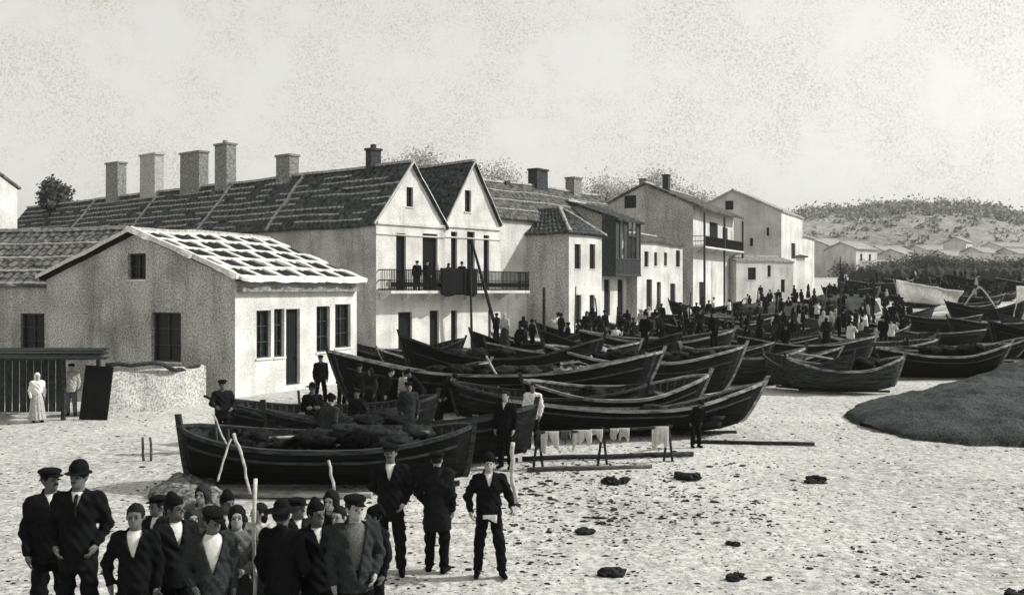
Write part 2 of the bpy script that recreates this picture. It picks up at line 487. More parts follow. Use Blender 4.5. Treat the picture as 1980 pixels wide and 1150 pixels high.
def gable_roof_x(h, eave, ridge, m, over=.25, rows=.5, tw=.42, hang=.3, amp=.035):
    """ridge along local x"""
    lx, ly = h.lx, h.ly; sl = (ridge - eave) / (ly / 2)
    bm = bmesh.new()
    a = [(-over, -hang, eave - sl * hang + .12), (lx + over, -hang, eave - sl * hang + .12), (lx + over, ly / 2, ridge + .12), (-over, ly / 2, ridge + .12)]
    n1 = tile_slope(bm, *a, tw=tw, row=rows, amp=amp)
    b = [(-over, ly + hang, eave - sl * hang + .12), (lx + over, ly + hang, eave - sl * hang + .12), (lx + over, ly / 2 + .004, ridge + .12), (-over, ly / 2 + .004, ridge + .12)]
    n2 = tile_slope(bm, *b, tw=tw, row=rows)
    r = obj('roof', bm, m, h.root)
    b2 = bmesh.new(); strip(b2, (-over, ly / 2, ridge + .14), (lx + over, ly / 2, ridge + .14), .34, .1, Vector((0, 0, 1)))
    obj('ridge_capping', b2, M_mortar_old, r)
    return r, [Vector(p) for p in a], n1

def gable_roof_y(h, eave, ridge, m, over=.12, hang=.3, rows=.5, tw=.42):
    """ridge along local y, returns the slope on the camera side"""
    lx, ly = h.lx, h.ly; sl = (ridge - eave) / (lx / 2)
    bm = bmesh.new()
    a = [(-hang, -over, eave - sl * hang + .12), (-hang, ly + over, eave - sl * hang + .12), (lx / 2, ly + over, ridge + .12), (lx / 2, -over, ridge + .12)]
    n1 = tile_slope(bm, *a, tw=tw, row=rows)
    b = [(lx + hang, -over, eave - sl * hang + .12), (lx + hang, ly + over, eave - sl * hang + .12), (lx / 2 + .004, ly + over, ridge + .12), (lx / 2 + .004, -over, ridge + .12)]
    tile_slope(bm, *b, tw=tw, row=rows)
    r = obj('roof', bm, m, h.root)
    b2 = bmesh.new(); strip(b2, (lx / 2, -over, ridge + .14), (lx / 2, ly + over, ridge + .14), .34, .1, Vector((0, 0, 1)))
    obj('ridge_capping', b2, M_mortar_old, r)
    return r, [Vector(p) for p in a], n1

# ---- low storehouse in the left foreground with the mortared roof
h1 = House('storehouse', 'low gabled storehouse with a white-mortared roof and a small square window near its peak', 'house', (-10.2, 36.2), 25, 7.92, 9.85)
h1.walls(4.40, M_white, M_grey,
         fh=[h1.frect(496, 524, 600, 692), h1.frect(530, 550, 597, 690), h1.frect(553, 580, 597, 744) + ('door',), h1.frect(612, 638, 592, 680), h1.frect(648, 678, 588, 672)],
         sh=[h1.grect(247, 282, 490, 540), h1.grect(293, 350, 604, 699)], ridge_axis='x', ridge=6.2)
rf, sl, nn = gable_roof_x(h1, 4.40, 6.2, M_sooty, over=.12, hang=.28, amp=.018, rows=2)
bm = bmesh.new()
e0, e1, r1_, r0_ = sl
def on(s, t, q=(e0, e1, r1_, r0_)): return q[0].lerp(q[1], s).lerp(q[3].lerp(q[2], s), t)
NR, NC = 5, 6
for j in range(NR + 1):
    strip(bm, on(0, j / NR), on(1, j / NR), (.27 if j != NR else .55) if j else .5, .012, nn, lift=.095, seg=.3, jit=.04)
for j in range(NR):
    for k in range(NC + 1):
        s0 = (k + (.5 if j % 2 else 0)) / (NC + .0)
        if s0 > 1.0: continue
        strip(bm, on(s0, j / NR), on(min(1, s0 + rnd.uniform(-.01, .01)), (j + 1) / NR), rnd.uniform(.34, .5) if 0 < s0 < .99 else .6, .012, nn, lift=.098, seg=.25, jit=.06)
obj('roof_mortar', bm, M_mortar, rf)
bm = bmesh.new()   # white verge along both slopes of the grey gable
for q in ((-.17, -.3, 4.40 - .11), (-.17, 9.85 + .3, 4.40 - .11)):
    strip(bm, Vector(q) + Vector((0, 0, .12)), Vector((-.17, 4.925, 6.34)), .3, .12, Vector((0, 0, 1)), lift=.06)
obj('verge', bm, M_mortar, rf)
bm = bmesh.new(); box(bm, .1, 7.8, -.26, -.012, 3.92, 4.14); obj('eaves_shade_strip', bm, M_chim, h1.root)  # grey strip puts the shadow under the eave into colour

# ---- lower house at the far left
h0 = House('low_tiled_house', 'low dark tiled house at the left edge with one black doorway, beside the storehouse', 'house', (-18.6, 42.0), 12, 7.0, 12.0)
h0.walls(4.25, M_grey, M_grey, sh=[h0.grect(40, 86, 606, 686)], ridge_axis='y', ridge=6.6)
rf, sl, nn = gable_roof_y(h0, 4.25, 6.6, M_tile_mid, hang=.3)
bm = bmesh.new()
for t in (.02, .25, .5, .75): strip(bm, sl[0].lerp(sl[3], t), sl[1].lerp(sl[2], t), .16, .04, nn, jit=.04)
obj('roof_mortar', bm, M_mortar_old, rf)
# pale tall building behind it, cut by the frame
h00 = House('tall_pale_building', 'tall pale building at the very left edge above the low tiled roof', 'house', (-40.6, 70.0), 10, 8, 9)
h00.walls(11.6, M_whitefar, M_greyfar, ridge_axis='y', ridge=13.2)
gable_roof_y(h00, 11.6, 13.2, M_tile_mid)

# ---- the twin gabled houses
TH = 40
c0 = (-7.47, 54.0)
def along(c, th, d): return (c[0] + math.sin(R(th)) * d, c[1] + math.cos(R(th)) * d)
h2 = House('gabled_terrace', 'steep-gabled white house with a long dark tiled roof and many chimneys running inland', 'house', c0, TH, 5.43, 48.5, 'twin steep-gabled houses')
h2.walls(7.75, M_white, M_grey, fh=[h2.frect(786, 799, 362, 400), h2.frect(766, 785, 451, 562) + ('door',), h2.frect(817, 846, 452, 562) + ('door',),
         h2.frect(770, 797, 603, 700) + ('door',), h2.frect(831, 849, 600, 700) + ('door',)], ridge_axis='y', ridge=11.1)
rf, sl, nn = gable_roof_y(h2, 7.75, 11.1, M_tile, over=.1, hang=.25)
bm = bmesh.new()
for k in range(1, 9):
    t = k / 9.0
    n = 40
    for i in range(n):
        if rnd.random() < (.35 if i < 12 else .12): continue
        a = sl[0].lerp(sl[3], t); b = sl[1].lerp(sl[2], t)
        strip(bm, a.lerp(b, i / n), a.lerp(b, (i + 1) / n), .15, .04, nn, lift=.05, jit=.03)
obj('tile_course_mortar', bm, M_mortar_old, rf)
for s in (.2, .36, .55, .75):
    bm = bmesh.new(); strip(bm, sl[0].lerp(sl[1], s), sl[3].lerp(sl[2], s), .3, .08, nn, lift=.07, seg=.4, jit=.06)
    obj('party_verge', bm, M_mortar_old, rf)
def ridge_y(px):
    k = (px - CX) / F; st, ct = math.sin(h2.th), math.cos(h2.th)
    cx, cy = h2.C[0] + st * 2.7, h2.C[1] + ct * 2.7
    return (k * cy - cx) / (-ct - k * st)
for (a, b, t, m, pots) in ((201, 249, 318, M_chim, 0), (266, 322, 302, M_chim_pale, 0), (343, 409, 298, M_chim, 0), (413, 459, 282, M_chim, 1), (532, 580, 304, M_chim, 0), (709, 735, 292, M_chim_dark, 1)):
    y0 = ridge_y(b); y1 = ridge_y(a); ym = (y0 + y1) / 2
    Yc = h2.C[1] + math.cos(h2.th) * 2.7 + math.sin(h2.th) * ym
    top = CH - (t - HY) / F * Yc
    # face turned to the street: width measured across the line of sight
    wpx = (b - a) / F * Yc
    h2.chimney(rf, 2.7, ym, 11.0, .75, max(.5, (wpx - .75 * .64) / .80), top - 11.0, m, True, pots)
bm = bmesh.new(); box(bm, .05, 5.38, -.1, -.003, 7.62, 7.8); box(bm, .0, 5.43, -.06, -.003, 7.05, 7.12); obj('cornice', bm, M_white, h2.root)
bm = bmesh.new()
sl2 = (11.1 - 7.75) / 2.715
for sx in (-1, 1):
    strip(bm, (2.715 + sx * 2.95, -.12, 7.75 - sl2 * .235 + .14), (2.715, -.12, 11.1 + .14), .2, .05, Vector((0, 0, 1)), lift=.04)
obj('verge', bm, M_mortar, rf)

c1 = along(c0, TH, 5.44)
h3 = House('gabled_house', 'second, narrower steep-gabled white house, right of the one with the long roof', 'house', c1, TH, 5.05, 16.0, 'twin steep-gabled houses')
h3.walls(7.9, M_white, M_grey, fh=[h3.frect(899, 911, 368, 410), h3.frect(872, 884, 448, 560) + ('door',), h3.frect(903, 918, 448, 560) + ('door',), h3.frect(935, 946, 455, 560) + ('door',),
         h3.frect(872, 884, 600, 690) + ('door',), h3.frect(944, 950, 600, 685) + ('door',)], ridge_axis='y', ridge=11.65)
rf3, sl, nn = gable_roof_y(h3, 7.9, 11.65, M_tile, over=.1, hang=.02)
bm = bmesh.new(); box(bm, .05, 5.0, -.1, -.003, 7.72, 7.9); box(bm, .0, 5.0, -.06, -.003, 7.1, 7.17); obj('cornice', bm, M_white, h3.root)
bm = bmesh.new(); sl2 = (11.65 - 7.9) / 2.525
for sx in (-1, 1):
    strip(bm, (2.525 + sx * 2.5, -.12, 7.9 + .14), (2.525, -.12, 11.65 + .14), .2, .05, Vector((0, 0, 1)), lift=.04)
obj('verge', bm, M_mortar, rf3)

def balcony(root, x0, x1, z, depth=1.05, h=1.15, m=M_iron):
    bm = bmesh.new(); box(bm, x0, x1, -depth, -.004, z - .16, z); s = obj('balcony', bm, M_white, root)
    b2 = bmesh.new()
    n = int((x1 - x0) / .13)
    def rail(p, q, zz, r=.03): box(b2, min(p[0], q[0]) - r, max(p[0], q[0]) + r, min(p[1], q[1]) - r, max(p[1], q[1]) + r, zz - r, zz + r)
    yo = -depth + .05
    for zz in (z + .08, z + h * .5, z + h): rail((x0 + .03, yo), (x1 - .03, yo), zz, .028 if zz > z + 1 else .018)
    for xx in (x0 + .05, x1 - .05):
        for zz in (z + .08, z + h * .5, z + h): rail((xx, yo + .05), (xx, -.03), zz)
        for k in range(1, 7):
            yy = yo + (-.05 - yo) * k / 7; box(b2, xx - .012, xx + .012, yy - .012, yy + .012, z + .003, z + h - .03)
    for k in range(n + 1):
        xx = x0 + .05 + (x1 - x0 - .1) * k / n; box(b2, xx - .02, xx + .02, yo - .02, yo + .02, z + .003, z + h - .03)
    # crossed lattice in the lower half
    for k in range(n):
        xa = x0 + .05 + (x1 - x0 - .1) * k / n; xb = x0 + .05 + (x1 - x0 - .1) * (k + 1) / n
        for s_ in (0, 1):
            za, zb = (z + .1, z + h * .5) if s_ else (z + h * .5, z + .1)
            tube(b2, [(xa, yo + .005, za), (xb, yo + .005, zb)], .017, 4)
    obj('railing', b2, m, s)
    k = int((x1 - x0) / 1.4)
    for i in range(k + 1):
        b3 = bmesh.new()
        xx = x0 + .15 + (x1 - x0 - .3) * i / k
        vs_ = [b3.verts.new(v) for v in ((xx - .05, -.004, z - .165), (xx - .05, -depth * .8, z - .165), (xx - .05, -.004, z - .6), (xx + .05, -.004, z - .165), (xx + .05, -depth * .8, z - .165), (xx + .05, -.004, z - .6))]
        for f in ((0, 1, 2), (3, 5, 4), (0, 3, 4, 1), (1, 4, 5, 2), (2, 5, 3, 0)): b3.faces.new([vs_[q] for q in f])
        obj('bracket', b3, M_white, s)
    return s
balcony(h2.root, .15, 5.42, 3.95)
balcony(h3.root, .02, 6.7, 3.95)
bm = bmesh.new()   # dark lean-to awning cloth thrown over the railing between the two houses
def drape(bm, x0, x1, y, z0, z1, nx=14, nz=10, amp=.06, ragged=.15, seed=1, th=.015, axis='x'):
    rr = random.Random(seed); fr, bk = [], []
    key = [rr.uniform(0, ragged) for _ in range(nx // 3 + 3)]
    low = [key[i // 3] * (1 - i % 3 / 3) + key[i // 3 + 1] * (i % 3 / 3) + rr.uniform(0, .06) for i in range(nx + 1)]
    for j in range(nz + 1):
        fa, fb = [], []
        for i in range(nx + 1):
            x = x0 + (x1 - x0) * i / nx; t = j / nz
            z = z1 + (z0 - z1) * t * (1 - low[i])
            y2 = y + amp * t * math.sin(i * 1.7 + seed) + amp * .4 * math.sin(i * 3.1 + t * 3)
            x2 = x + (1 - t * .9 + .9 * t * t - 1) * .0
            fa.append(bm.verts.new((x2, y2 - th, z))); fb.append(bm.verts.new((x2, y2 + th, z)))
        fr.append(fa); bk.append(fb)
    for j in range(nz):
        for i in range(nx):
            bm.faces.new((fr[j][i], fr[j + 1][i], fr[j + 1][i + 1], fr[j][i + 1])); bm.faces.new((bk[j][i], bk[j][i + 1], bk[j + 1][i + 1], bk[j + 1][i]))
    for i in range(nx):
        bm.faces.new((fr[0][i], fr[0][i + 1], bk[0][i + 1], bk[0][i])); bm.faces.new((fr[nz][i], bk[nz][i], bk[nz][i + 1], fr[nz][i + 1]))
    for j in range(nz):
        bm.faces.new((fr[j][0], bk[j][0], bk[j + 1][0], fr[j + 1][0])); bm.faces.new((fr[j][nx], fr[j + 1][nx], bk[j + 1][nx], bk[j][nx]))

def cloth_thing(name, label, cat, loc, rz, w, h, m, seed, group=None, **k):
    bm = bmesh.new(); drape(bm, -w / 2, w / 2, 0, -h, 0, seed=seed, **k)
    o = obj(name, bm, m, None, True); o.location = loc; o.rotation_euler = (0, 0, rz)
    return tag(o, label, cat, group)
rzF = math.pi / 2 - R(TH)
def on_h2(x, y, z): return h2.root.matrix_basis @ Vector((x, y, z))
h2.root.matrix_basis
p = Vector((h2.C[0], h2.C[1], 0)) + Matrix.Rotation(rzF, 3, 'Z') @ Vector((5.5, -1.12, 5.25))
cloth_thing('dark_cloth', 'black cloth hung over the balcony railing where the two gabled houses meet', 'cloth', p, rzF, 3.2, 1.75, M_black2, 4, amp=.07, ragged=.3)
q1 = Vector((h2.C[0], h2.C[1], 0)) + Matrix.Rotation(rzF, 3, 'Z') @ Vector((6.35, -1.3, 6.9))
q2 = Vector((h2.C[0], h2.C[1], 0)) + Matrix.Rotation(rzF, 3, 'Z') @ Vector((8.2, -2.2, 0))
pole('mast', [q2, q1], .13, M_poled, 'thick dark mast leaning against the balcony in front of the second gabled house', 'mast', r2=.07)
q2 = Vector((h2.C[0], h2.C[1], 0)) + Matrix.Rotation(rzF, 3, 'Z') @ Vector((6.2, -1.5, 0))
pole('mast', [q2, q2 + Vector((-.15, 0, 6.6))], .09, M_poled, 'thin upright dark mast in front of the join of the twin gabled houses', 'mast', r2=.05)

# ---- hip-roofed house
def hip_roof(h, eave, ridge, m, hang=.3, inset=2.2):
    lx, ly = h.lx, h.ly; e = eave + .08; k = hang
    A, B, C_, D = Vector((-k, -k, e)), Vector((lx + k, -k, e)), Vector((lx + k, ly + k, e)), Vector((-k, ly + k, e))
    Ra, Rb = Vector((lx / 2, inset, ridge)), Vector((lx / 2, ly - .5, ridge))
    bm = bmesh.new()
    # front hip towards the sea, two long sides, back hip
    for q in ((A, B, Ra, Ra), (D, A, Ra, Rb), (B, C_, Rb, Ra), (C_, D, Rb, Rb)):
        a, b, c, d = q
        tile_slope(bm, a, b, c + Vector((.003, 0, 0)), d, tw=.42, row=.5, amp=.03)
    r = obj('roof', bm, m, h.root)
    bm = bmesh.new()
    for a, b in ((A, Ra), (B, Ra), (Ra, Rb)): strip(bm, a, b, .26, .08, Vector((0, 0, 1)), lift=.08)
    obj('ridge_capping', bm, M_mortar_old, r)
    return r
h4 = House('hip_roofed_house', 'plain two-storey house with a dark hipped roof, just right of the twin gables', 'house', (4.17, 72.0), 30, 5.7, 7.0)
h4.walls(8.0 - h4.z0 + .1, M_whitefar, M_greyfar, fh=[h4.frect(1111, 1123, 472, 520), h4.frect(1140, 1151, 472, 520), h4.frect(1112, 1124, 570, 625) + ('door',), h4.frect(1140, 1150, 570, 625) + ('door',)],
         ridge_axis='x', ridge=None)
hip_roof(h4, 8.0 - h4.z0 + .1, 10.3 - h4.z0, M_tile)
bm = bmesh.new(); tube(bm, [(-.06, h4.gx(1003), -.2), (-.06, h4.gx(1003), 8.0)], .06, 8); obj('downpipe', bm, M_iron, h4.root)

# ---- long roofed house behind it
thb = math.degrees(math.atan2(9.2, 12.0))
h5 = House('long_roofed_house', 'long dark tiled roof with two broad chimneys rising behind the hip-roofed house', 'house', (-1.53, 70.33), thb, 19.1, 6.4)
h5.walls(9.3 - h5.z0, M_whitefar, M_greyfar, ridge_axis='x', ridge=12.2 - h5.z0)
rf, sl, nn = gable_roof_x(h5, 9.3 - h5.z0, 12.2 - h5.z0, M_tile_mid)
h5.chimney(rf, 10.2, 3.2, 12.0 - h5.z0, 1.5, .9, 1.7, M_chim_dark)
h5.chimney(rf, 15.4, 3.2, 12.0 - h5.z0, 1.2, .9, 1.5, M_chim)
h5.chimney(rf, 5.8, 3.2, 12.0 - h5.z0, .5, .6, .5, M_chim_dark, False)
bm = bmesh.new()
for t in (.25, .5, .75): strip(bm, sl[0].lerp(sl[3], t), sl[1].lerp(sl[2], t), .12, .03, nn)
obj('roof_mortar', bm, M_mortar_old, rf)

# ---- house with the dark wooden gallery
h6 = House('galleried_house', 'narrow house with a dark wooden gallery projecting over two black doorways', 'house', (7.3, 80.0), 30, 5.3, 6.0)
h6.walls(10.1 - h6.z0, M_whitefar, M_greyfar, fh=[h6.frect(1168, 1180, 540, 610) + ('door',), h6.frect(1194, 1206, 540, 610) + ('door',)], ridge_axis='x', ridge=11.2 - h6.z0)
gable_roof_x(h6, 10.1 - h6.z0, 11.2 - h6.z0, M_tile, hang=1.5)
gz = 5.3 - h6.z0
bm = bmesh.new(); box(bm, -.02, 5.25, -1.3, -.004, gz - .18, gz); g_ = obj('gallery', bm, M_wood, h6.root)
bm = bmesh.new()
for k in range(7):
    xx = .02 + 5.1 * k / 6; box(bm, xx - .05, xx + .05, -1.28, -1.18, gz + .003, 9.75 - h6.z0)
for k in range(30):
    xx = .1 + 5.0 * k / 29; box(bm, xx - .05, xx + .05, -1.26, -1.22, gz + .003, gz + 1.2)
box(bm, 0, 5.2, -1.3, -1.16, gz + 1.2, gz + 1.28)
obj('gallery_screen', bm, M_gal, g_)
bm = bmesh.new()
for k in (0, 2, 5):
    xx = .15 + 5.1 * k / 6; box(bm, xx, xx + .66, -1.2, -1.17, gz + 1.3, 9.7 - h6.z0)
box(bm, -.01, .02, -1.16, -.02, gz + .01, 9.7 - h6.z0)
obj('gallery_shutter', bm, M_wood, g_)

# ---- big gable-ended house with a balcony under its eaves
h7 = House('tall_gabled_house', 'tall house with a broad grey gable end and a roofed balcony on its sunlit front', 'house', (17.5, 95.0), 27, 15.5, 9.7)
zz7 = h7.z0
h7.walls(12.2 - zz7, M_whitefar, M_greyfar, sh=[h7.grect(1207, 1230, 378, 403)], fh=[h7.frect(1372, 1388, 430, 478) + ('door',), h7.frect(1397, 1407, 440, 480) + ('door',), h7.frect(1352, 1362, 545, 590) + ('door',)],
         ridge_axis='x', ridge=14.4 - zz7)
rf, sl, nn = gable_roof_x(h7, 12.2 - zz7, 14.4 - zz7, M_tile_mid, hang=1.1)
h7.chimney(rf, 4.0, 4.0, 14.0 - zz7, .6, .6, 1.6, M_chim_dark)
h7.chimney(rf, 1.5, 5.5, 13.9 - zz7, .9, .7, 1.1, M_chim)
balcony(h7.root, .1, 15.3, 8.2 - zz7, 1.2, 1.0)
bm = bmesh.new()
for xx in (.15, 7.5, 15.2): box(bm, xx - .09, xx + .09, -1.18, -1.0, -1, 11.5 - zz7)
obj('balcony_post', bm, M_wood, h7.root)

# ---- small lit house with little windows
h8 = House('small_windowed_house', 'whitewashed two-storey house with narrow windows under the big grey gable', 'house', (10.7, 84.0), 30, 11.1, 4.6)
z8 = h8.z0
h8.walls(8.2 - z8, M_whitefar, M_greyfar, fh=[h8.frect(1246, 1254, 486, 516), h8.frect(1265, 1271, 488, 514), h8.frect(1284, 1290, 488, 514), h8.frect(1307, 1315, 484, 516),
         h8.frect(1250, 1261, 540, 600) + ('door',), h8.frect(1270, 1278, 545, 600) + ('door',), h8.frect(1296, 1306, 548, 600) + ('door',)], ridge_axis='x', ridge=8.9 - z8)
gable_roof_x(h8, 8.2 - z8, 8.9 - z8, M_tile_mid, over=.1)

# ---- further houses along the front
h9 = House('pale_gable_house', 'tall pale house with a dark square attic window, behind the balconied house', 'house', (31.8, 116.0), 27, 13, 11.5)
z9 = h9.z0
h9.walls(13.2 - z9, M_whitefar, M_whitefar, sh=[h9.grect(1402, 1418, 388, 406), h9.grect(1450, 1456, 460, 476), h9.grect(1482, 1487, 440, 456)], fh=[h9.frect(1530, 1538, 470, 500)], ridge_axis='x', ridge=15.9 - z9)
rf, sl, nn = gable_roof_x(h9, 13.2 - z9, 15.9 - z9, M_chim_pale, hang=.2)
h10 = House('low_white_house', 'low whitewashed house with one black window in front of the tall pale house', 'house', (24.2, 106.0), 62, 8.2, 5)
z10 = h10.z0
h10.walls(7.0 - z10, M_whitefar, M_greyfar, fh=[h10.frect(1446, 1462, 517, 541), h10.frect(1484, 1491, 513, 535), h10.frect(1510, 1518, 540, 565) + ('door',)], ridge_axis='x', ridge=7.6 - z10)
gable_roof_x(h10, 7.0 - z10, 7.6 - z10, M_mortar_old, over=.1, hang=.1)
h11 = House('end_house', 'small grey house with a pale roof verge, last of the row before the hill', 'house', (38.2, 131.0), 30, 9, 8)
z11 = h11.z0
h11.walls(11.2 - z11, M_whitefar, M_greyfar, sh=[h11.grect(1520, 1528, 470, 490)], ridge_axis='x', ridge=12.6 - z11)
gable_roof_x(h11, 11.2 - z11, 12.6 - z11, M_mortar_old)
h12 = House('lean_to_shed', 'small shed with a dark flat roof beside the last grey house', 'shed', (33.5, 122.0), 50, 5, 4)
h12.walls(8.1 - h12.z0, M_whitefar, M_greyfar, ridge_axis='x', ridge=8.5 - h12.z0)
gable_roof_x(h12, 8.1 - h12.z0, 8.5 - h12.z0, M_tile, over=.3)

# ------------------------------------------------------------------ low wall, lean-to and poles at the left
def rough_wall(a, b, h, t, m, name, label):
    a, b = Vector(a), Vector(b); d = (b - a); L = d.length; d.normalize(); s = Vector((-d.y, d.x, 0))
    bm = bmesh.new(); n = max(6, int(L / .3)); rings = []
    for i in range(n + 1):
        c = a + d * (L * i / n); j = mnoise.noise(Vector((i * .4, 3, h))) * .1
        rings.append([bm.verts.new(c + s * (-t / 2) + Vector((0, 0, -.3))), bm.verts.new(c + s * (-t / 2) + Vector((0, 0, h + j))), bm.verts.new(c + Vector((0, 0, h + j + .05))), bm.verts.new(c + s * (t / 2) + Vector((0, 0, h + j))), bm.verts.new(c + s * (t / 2) + Vector((0, 0, -.3)))])
    for p, q in zip(rings, rings[1:]):
        for k in range(4): bm.faces.new((p[k], q[k], q[k + 1], p[k + 1]))
    bm.faces.new(rings[0]); bm.faces.new(rings[-1][::-1])
    return tag(obj(name, bm, m), label, 'wall')
rough_wall(G(196, 31.2), G(392, 34.6), 1.32, .35, M_grey, 'low_wall', 'low whitewashed yard wall in front of the storehouse')
pole('pole', [P(205, 706, 31.5), P(300, 703, 32.4), P(350, 716, 33.6), P(385, 708, 34.4)], .07, M_poled, 'crooked dark pole lying along the top of the low yard wall', 'pole', wob=.05)
lt = thing('lean_to', 'rough timber lean-to with a plank roof at the left edge', 'shelter', G(110, 30.4))
def L(px, py, Y): return P(px, py, Y) - Vector(lt.location)
bm = bmesh.new()
for k in range(9):
    y0 = 29.9 + k * .3
    a = L(-60, 690, y0); b = L(200 + rnd.uniform(-8, 8), 701, y0)
    box(bm, a.x, b.x, a.y, a.y + .28, 0, .05, Matrix.Translation((0, 0, 1.86 + k * .02)), .015)
obj('plank_roof', bm, M_poled, lt)
for px, Y in ((-40, 30.1), (122, 30.1), (190, 32.3), (-40, 32.3)):
    q = L(px, 700, Y); bm = bmesh.new(); tube(bm, [(q.x, q.y, -.2), (q.x + .03, q.y, .9), (q.x, q.y, 1.86)], .075, 7); obj('post', bm, M_poled, lt)
bm = bmesh.new()
for k in range(13):
    a = L(-60 + k * 14, 700, 32.5); box(bm, a.x, a.x + .21, a.y, a.y + .03, -.1, 1.9 + rnd.uniform(-.04, .02), None, .008)
obj('shade_boards', bm, M_gal, lt)  # boards added to darken the space under the plank roof
# dark board leaning at its corner
bm = bmesh.new(); box(bm, -.42, .42, -.03, .03, 0, 1.65, Matrix.Rotation(R(-8), 4, 'X') @ Matrix.Rotation(R(4), 4, 'Y'), .02)
for z_ in (.3, 1.3): box(bm, -.4, .4, -.06, -.031, z_, z_ + .1, Matrix.Rotation(R(-8), 4, 'X') @ Matrix.Rotation(R(4), 4, 'Y'))
o = tag(obj('board', bm, M_door), 'dark wooden board leaning upright at the corner of the lean-to', 'board'); o.location = G(180, 30.2)

# ------------------------------------------------------------------ boats
def make_boat(label, Lb, beam, D, bow=.6, stern=.45, rake=.35, hull=M_hull, gun=M_gund, seats=4, group='beached fishing boats', name='fishing_boat', full=.55):
    """double-ended open fishing boat, bow towards +x, keel on z=0, centred"""
    root = thing(name, label, 'boat', group=group)
    NS, NG = 28, 8
    def section(u):          # u -1 stern .. 1 bow
        a = abs(u)
        w = beam / 2 * (1 - a ** 2.6) ** full if a < 1 else 0
        w = max(w, .02)
        rise = (bow if u > 0 else stern) * a ** 2.6
        top = D + rise
        keel = .0 + (rise * .35) * a ** 2
        ext = rake * (1 if u > 0 else .8)
        return w, top, keel, ext
    def pt(u, g, ins=0.0):   # g 0 keel .. 1 gunwale
        w, top, keel, ext = section(u)
        w = max(w - ins, .012)
        y = w * (math.sin(min(1, g * 1.08) * math.pi / 2)) ** .75
        z = keel + ins + (top - keel - ins * (1 - g)) * (g ** 1.35) if g > 0 else keel + ins
        x = u * (Lb / 2 - ext) + ext * (1 if u > 0 else -1) * abs(u) ** 6 * g ** 1.0
        return x, y, z
    bm = bmesh.new(); rings = {}
    for ins, key in ((0, 'o'), (.05, 'i')):
        rs = []
        for i in range(NS + 1):
            u = -1 + 2 * i / NS
            row = []
            for k in range(-NG, NG + 1):
                x, y, z = pt(u * (.985 if ins else 1), abs(k) / NG, ins)
                # lapped strakes: a small outward step at each plank edge
                lap = .012 if (abs(k) % 2 == 0 and not ins) else 0
                row.append(bm.verts.new((x, (y + lap) * (1 if k > 0 else -1 if k < 0 else 0), z)))
            rs.append(row)
        rings[key] = rs
    for key in ('o', 'i'):
        rs = rings[key]
        for i in range(NS):
            for k in range(2 * NG):
                q = (rs[i][k], rs[i + 1][k], rs[i + 1][k + 1], rs[i][k + 1])
                f = bm.faces.new(q if key == 'o' else q[::-1])
                if key == 'i': f.material_index = 1
    o_, i_ = rings['o'], rings['i']
    for i in range(NS):
        for k in (0, 2 * NG):
            bm.faces.new((o_[i][k], o_[i + 1][k], i_[i + 1][k], i_[i][k]))
    for i in (0, NS):
        for k in range(2 * NG): bm.faces.new((o_[i][k], o_[i][k + 1], i_[i][k + 1], i_[i][k]))
    me = bpy.data.meshes.new('hull'); bmesh.ops.recalc_face_normals(bm, faces=bm.faces); bm.to_mesh(me); bm.free()
    me.materials.append(hull); me.materials.append(M_inner)
    me.polygons.foreach_set('use_smooth', [False] * len(me.polygons))
    obj('hull', me, None, root)
    # gunwale rails, each side
    for s in (-1, 1):
        b = bmesh.new(); prev = None
        for i in range(NS + 1):
            u = -1 + 2 * i / NS; x, y, z = pt(u, 1)
            y *= s
            ring = [b.verts.new((x, y + s * .045, z - .04)), b.verts.new((x, y + s * .045, z + .045)), b.verts.new((x, y - s * .075, z + .045)), b.verts.new((x, y - s * .075, z - .015))]
            if prev:
                for k in range(4): b.faces.new((prev[k], ring[k], ring[(k + 1) % 4], prev[(k + 1) % 4]))
            prev = ring if prev is not None or True else None
        bmesh.ops.recalc_face_normals(b, faces=b.faces)
        obj('gunwale', b, gun, root)
    # rubbing strake below the gunwale
    b = bmesh.new()
    for s in (-1, 1):
        prev = None
        for i in range(1, NS):
            u = -1 + 2 * i / NS; x, y, z = pt(u, .8); y = (y + .02) * s
            ring = [b.verts.new((x, y, z - .025)), b.verts.new((x, y + s * .03, z - .02)), b.verts.new((x, y + s * .03, z + .02)), b.verts.new((x, y, z + .025))]
            if prev:
                for k in range(4): b.faces.new((prev[k], ring[k], ring[(k + 1) % 4], prev[(k + 1) % 4]))
            prev = ring
    bmesh.ops.recalc_face_normals(b, faces=b.faces); obj('rubbing_strake', b, gun if gun is not M_gun else M_gund, root)
    # stem and stern posts
    for s, nm in ((1, 'stem_post'), (-1, 'stern_post')):
        b = bmesh.new(); pts = []
        for k in range(0, 9):
            x, y, z = pt(s * 1.0, k / 8); pts.append(Vector((x + s * .03, 0, z)))
        d = (pts[-1] - pts[-2]).normalized(); pts.append(pts[-1] + d * (.22 if s > 0 else .26))
        prev = None
        for p_ in pts:
            ring = [b.verts.new((p_.x - s * .07, -.045, p_.z)), b.verts.new((p_.x + s * .05, -.035, p_.z)), b.verts.new((p_.x + s * .05, .035, p_.z)), b.verts.new((p_.x - s * .07, .045, p_.z))]
            if prev:
                for k in range(4): b.faces.new((prev[k], ring[k], ring[(k + 1) % 4], prev[(k + 1) % 4]))
            else: b.faces.new(ring)
            prev = ring
        b.faces.new(prev[::-1]); bmesh.ops.recalc_face_normals(b, faces=b.faces)
        obj(nm, b, gun if s > 0 else M_gund, root)
    b = bmesh.new(); box(b, -Lb / 2 + rake + .1, Lb / 2 - rake - .1, -.04, .04, -.06, .03); obj('keel', b, M_gund, root)
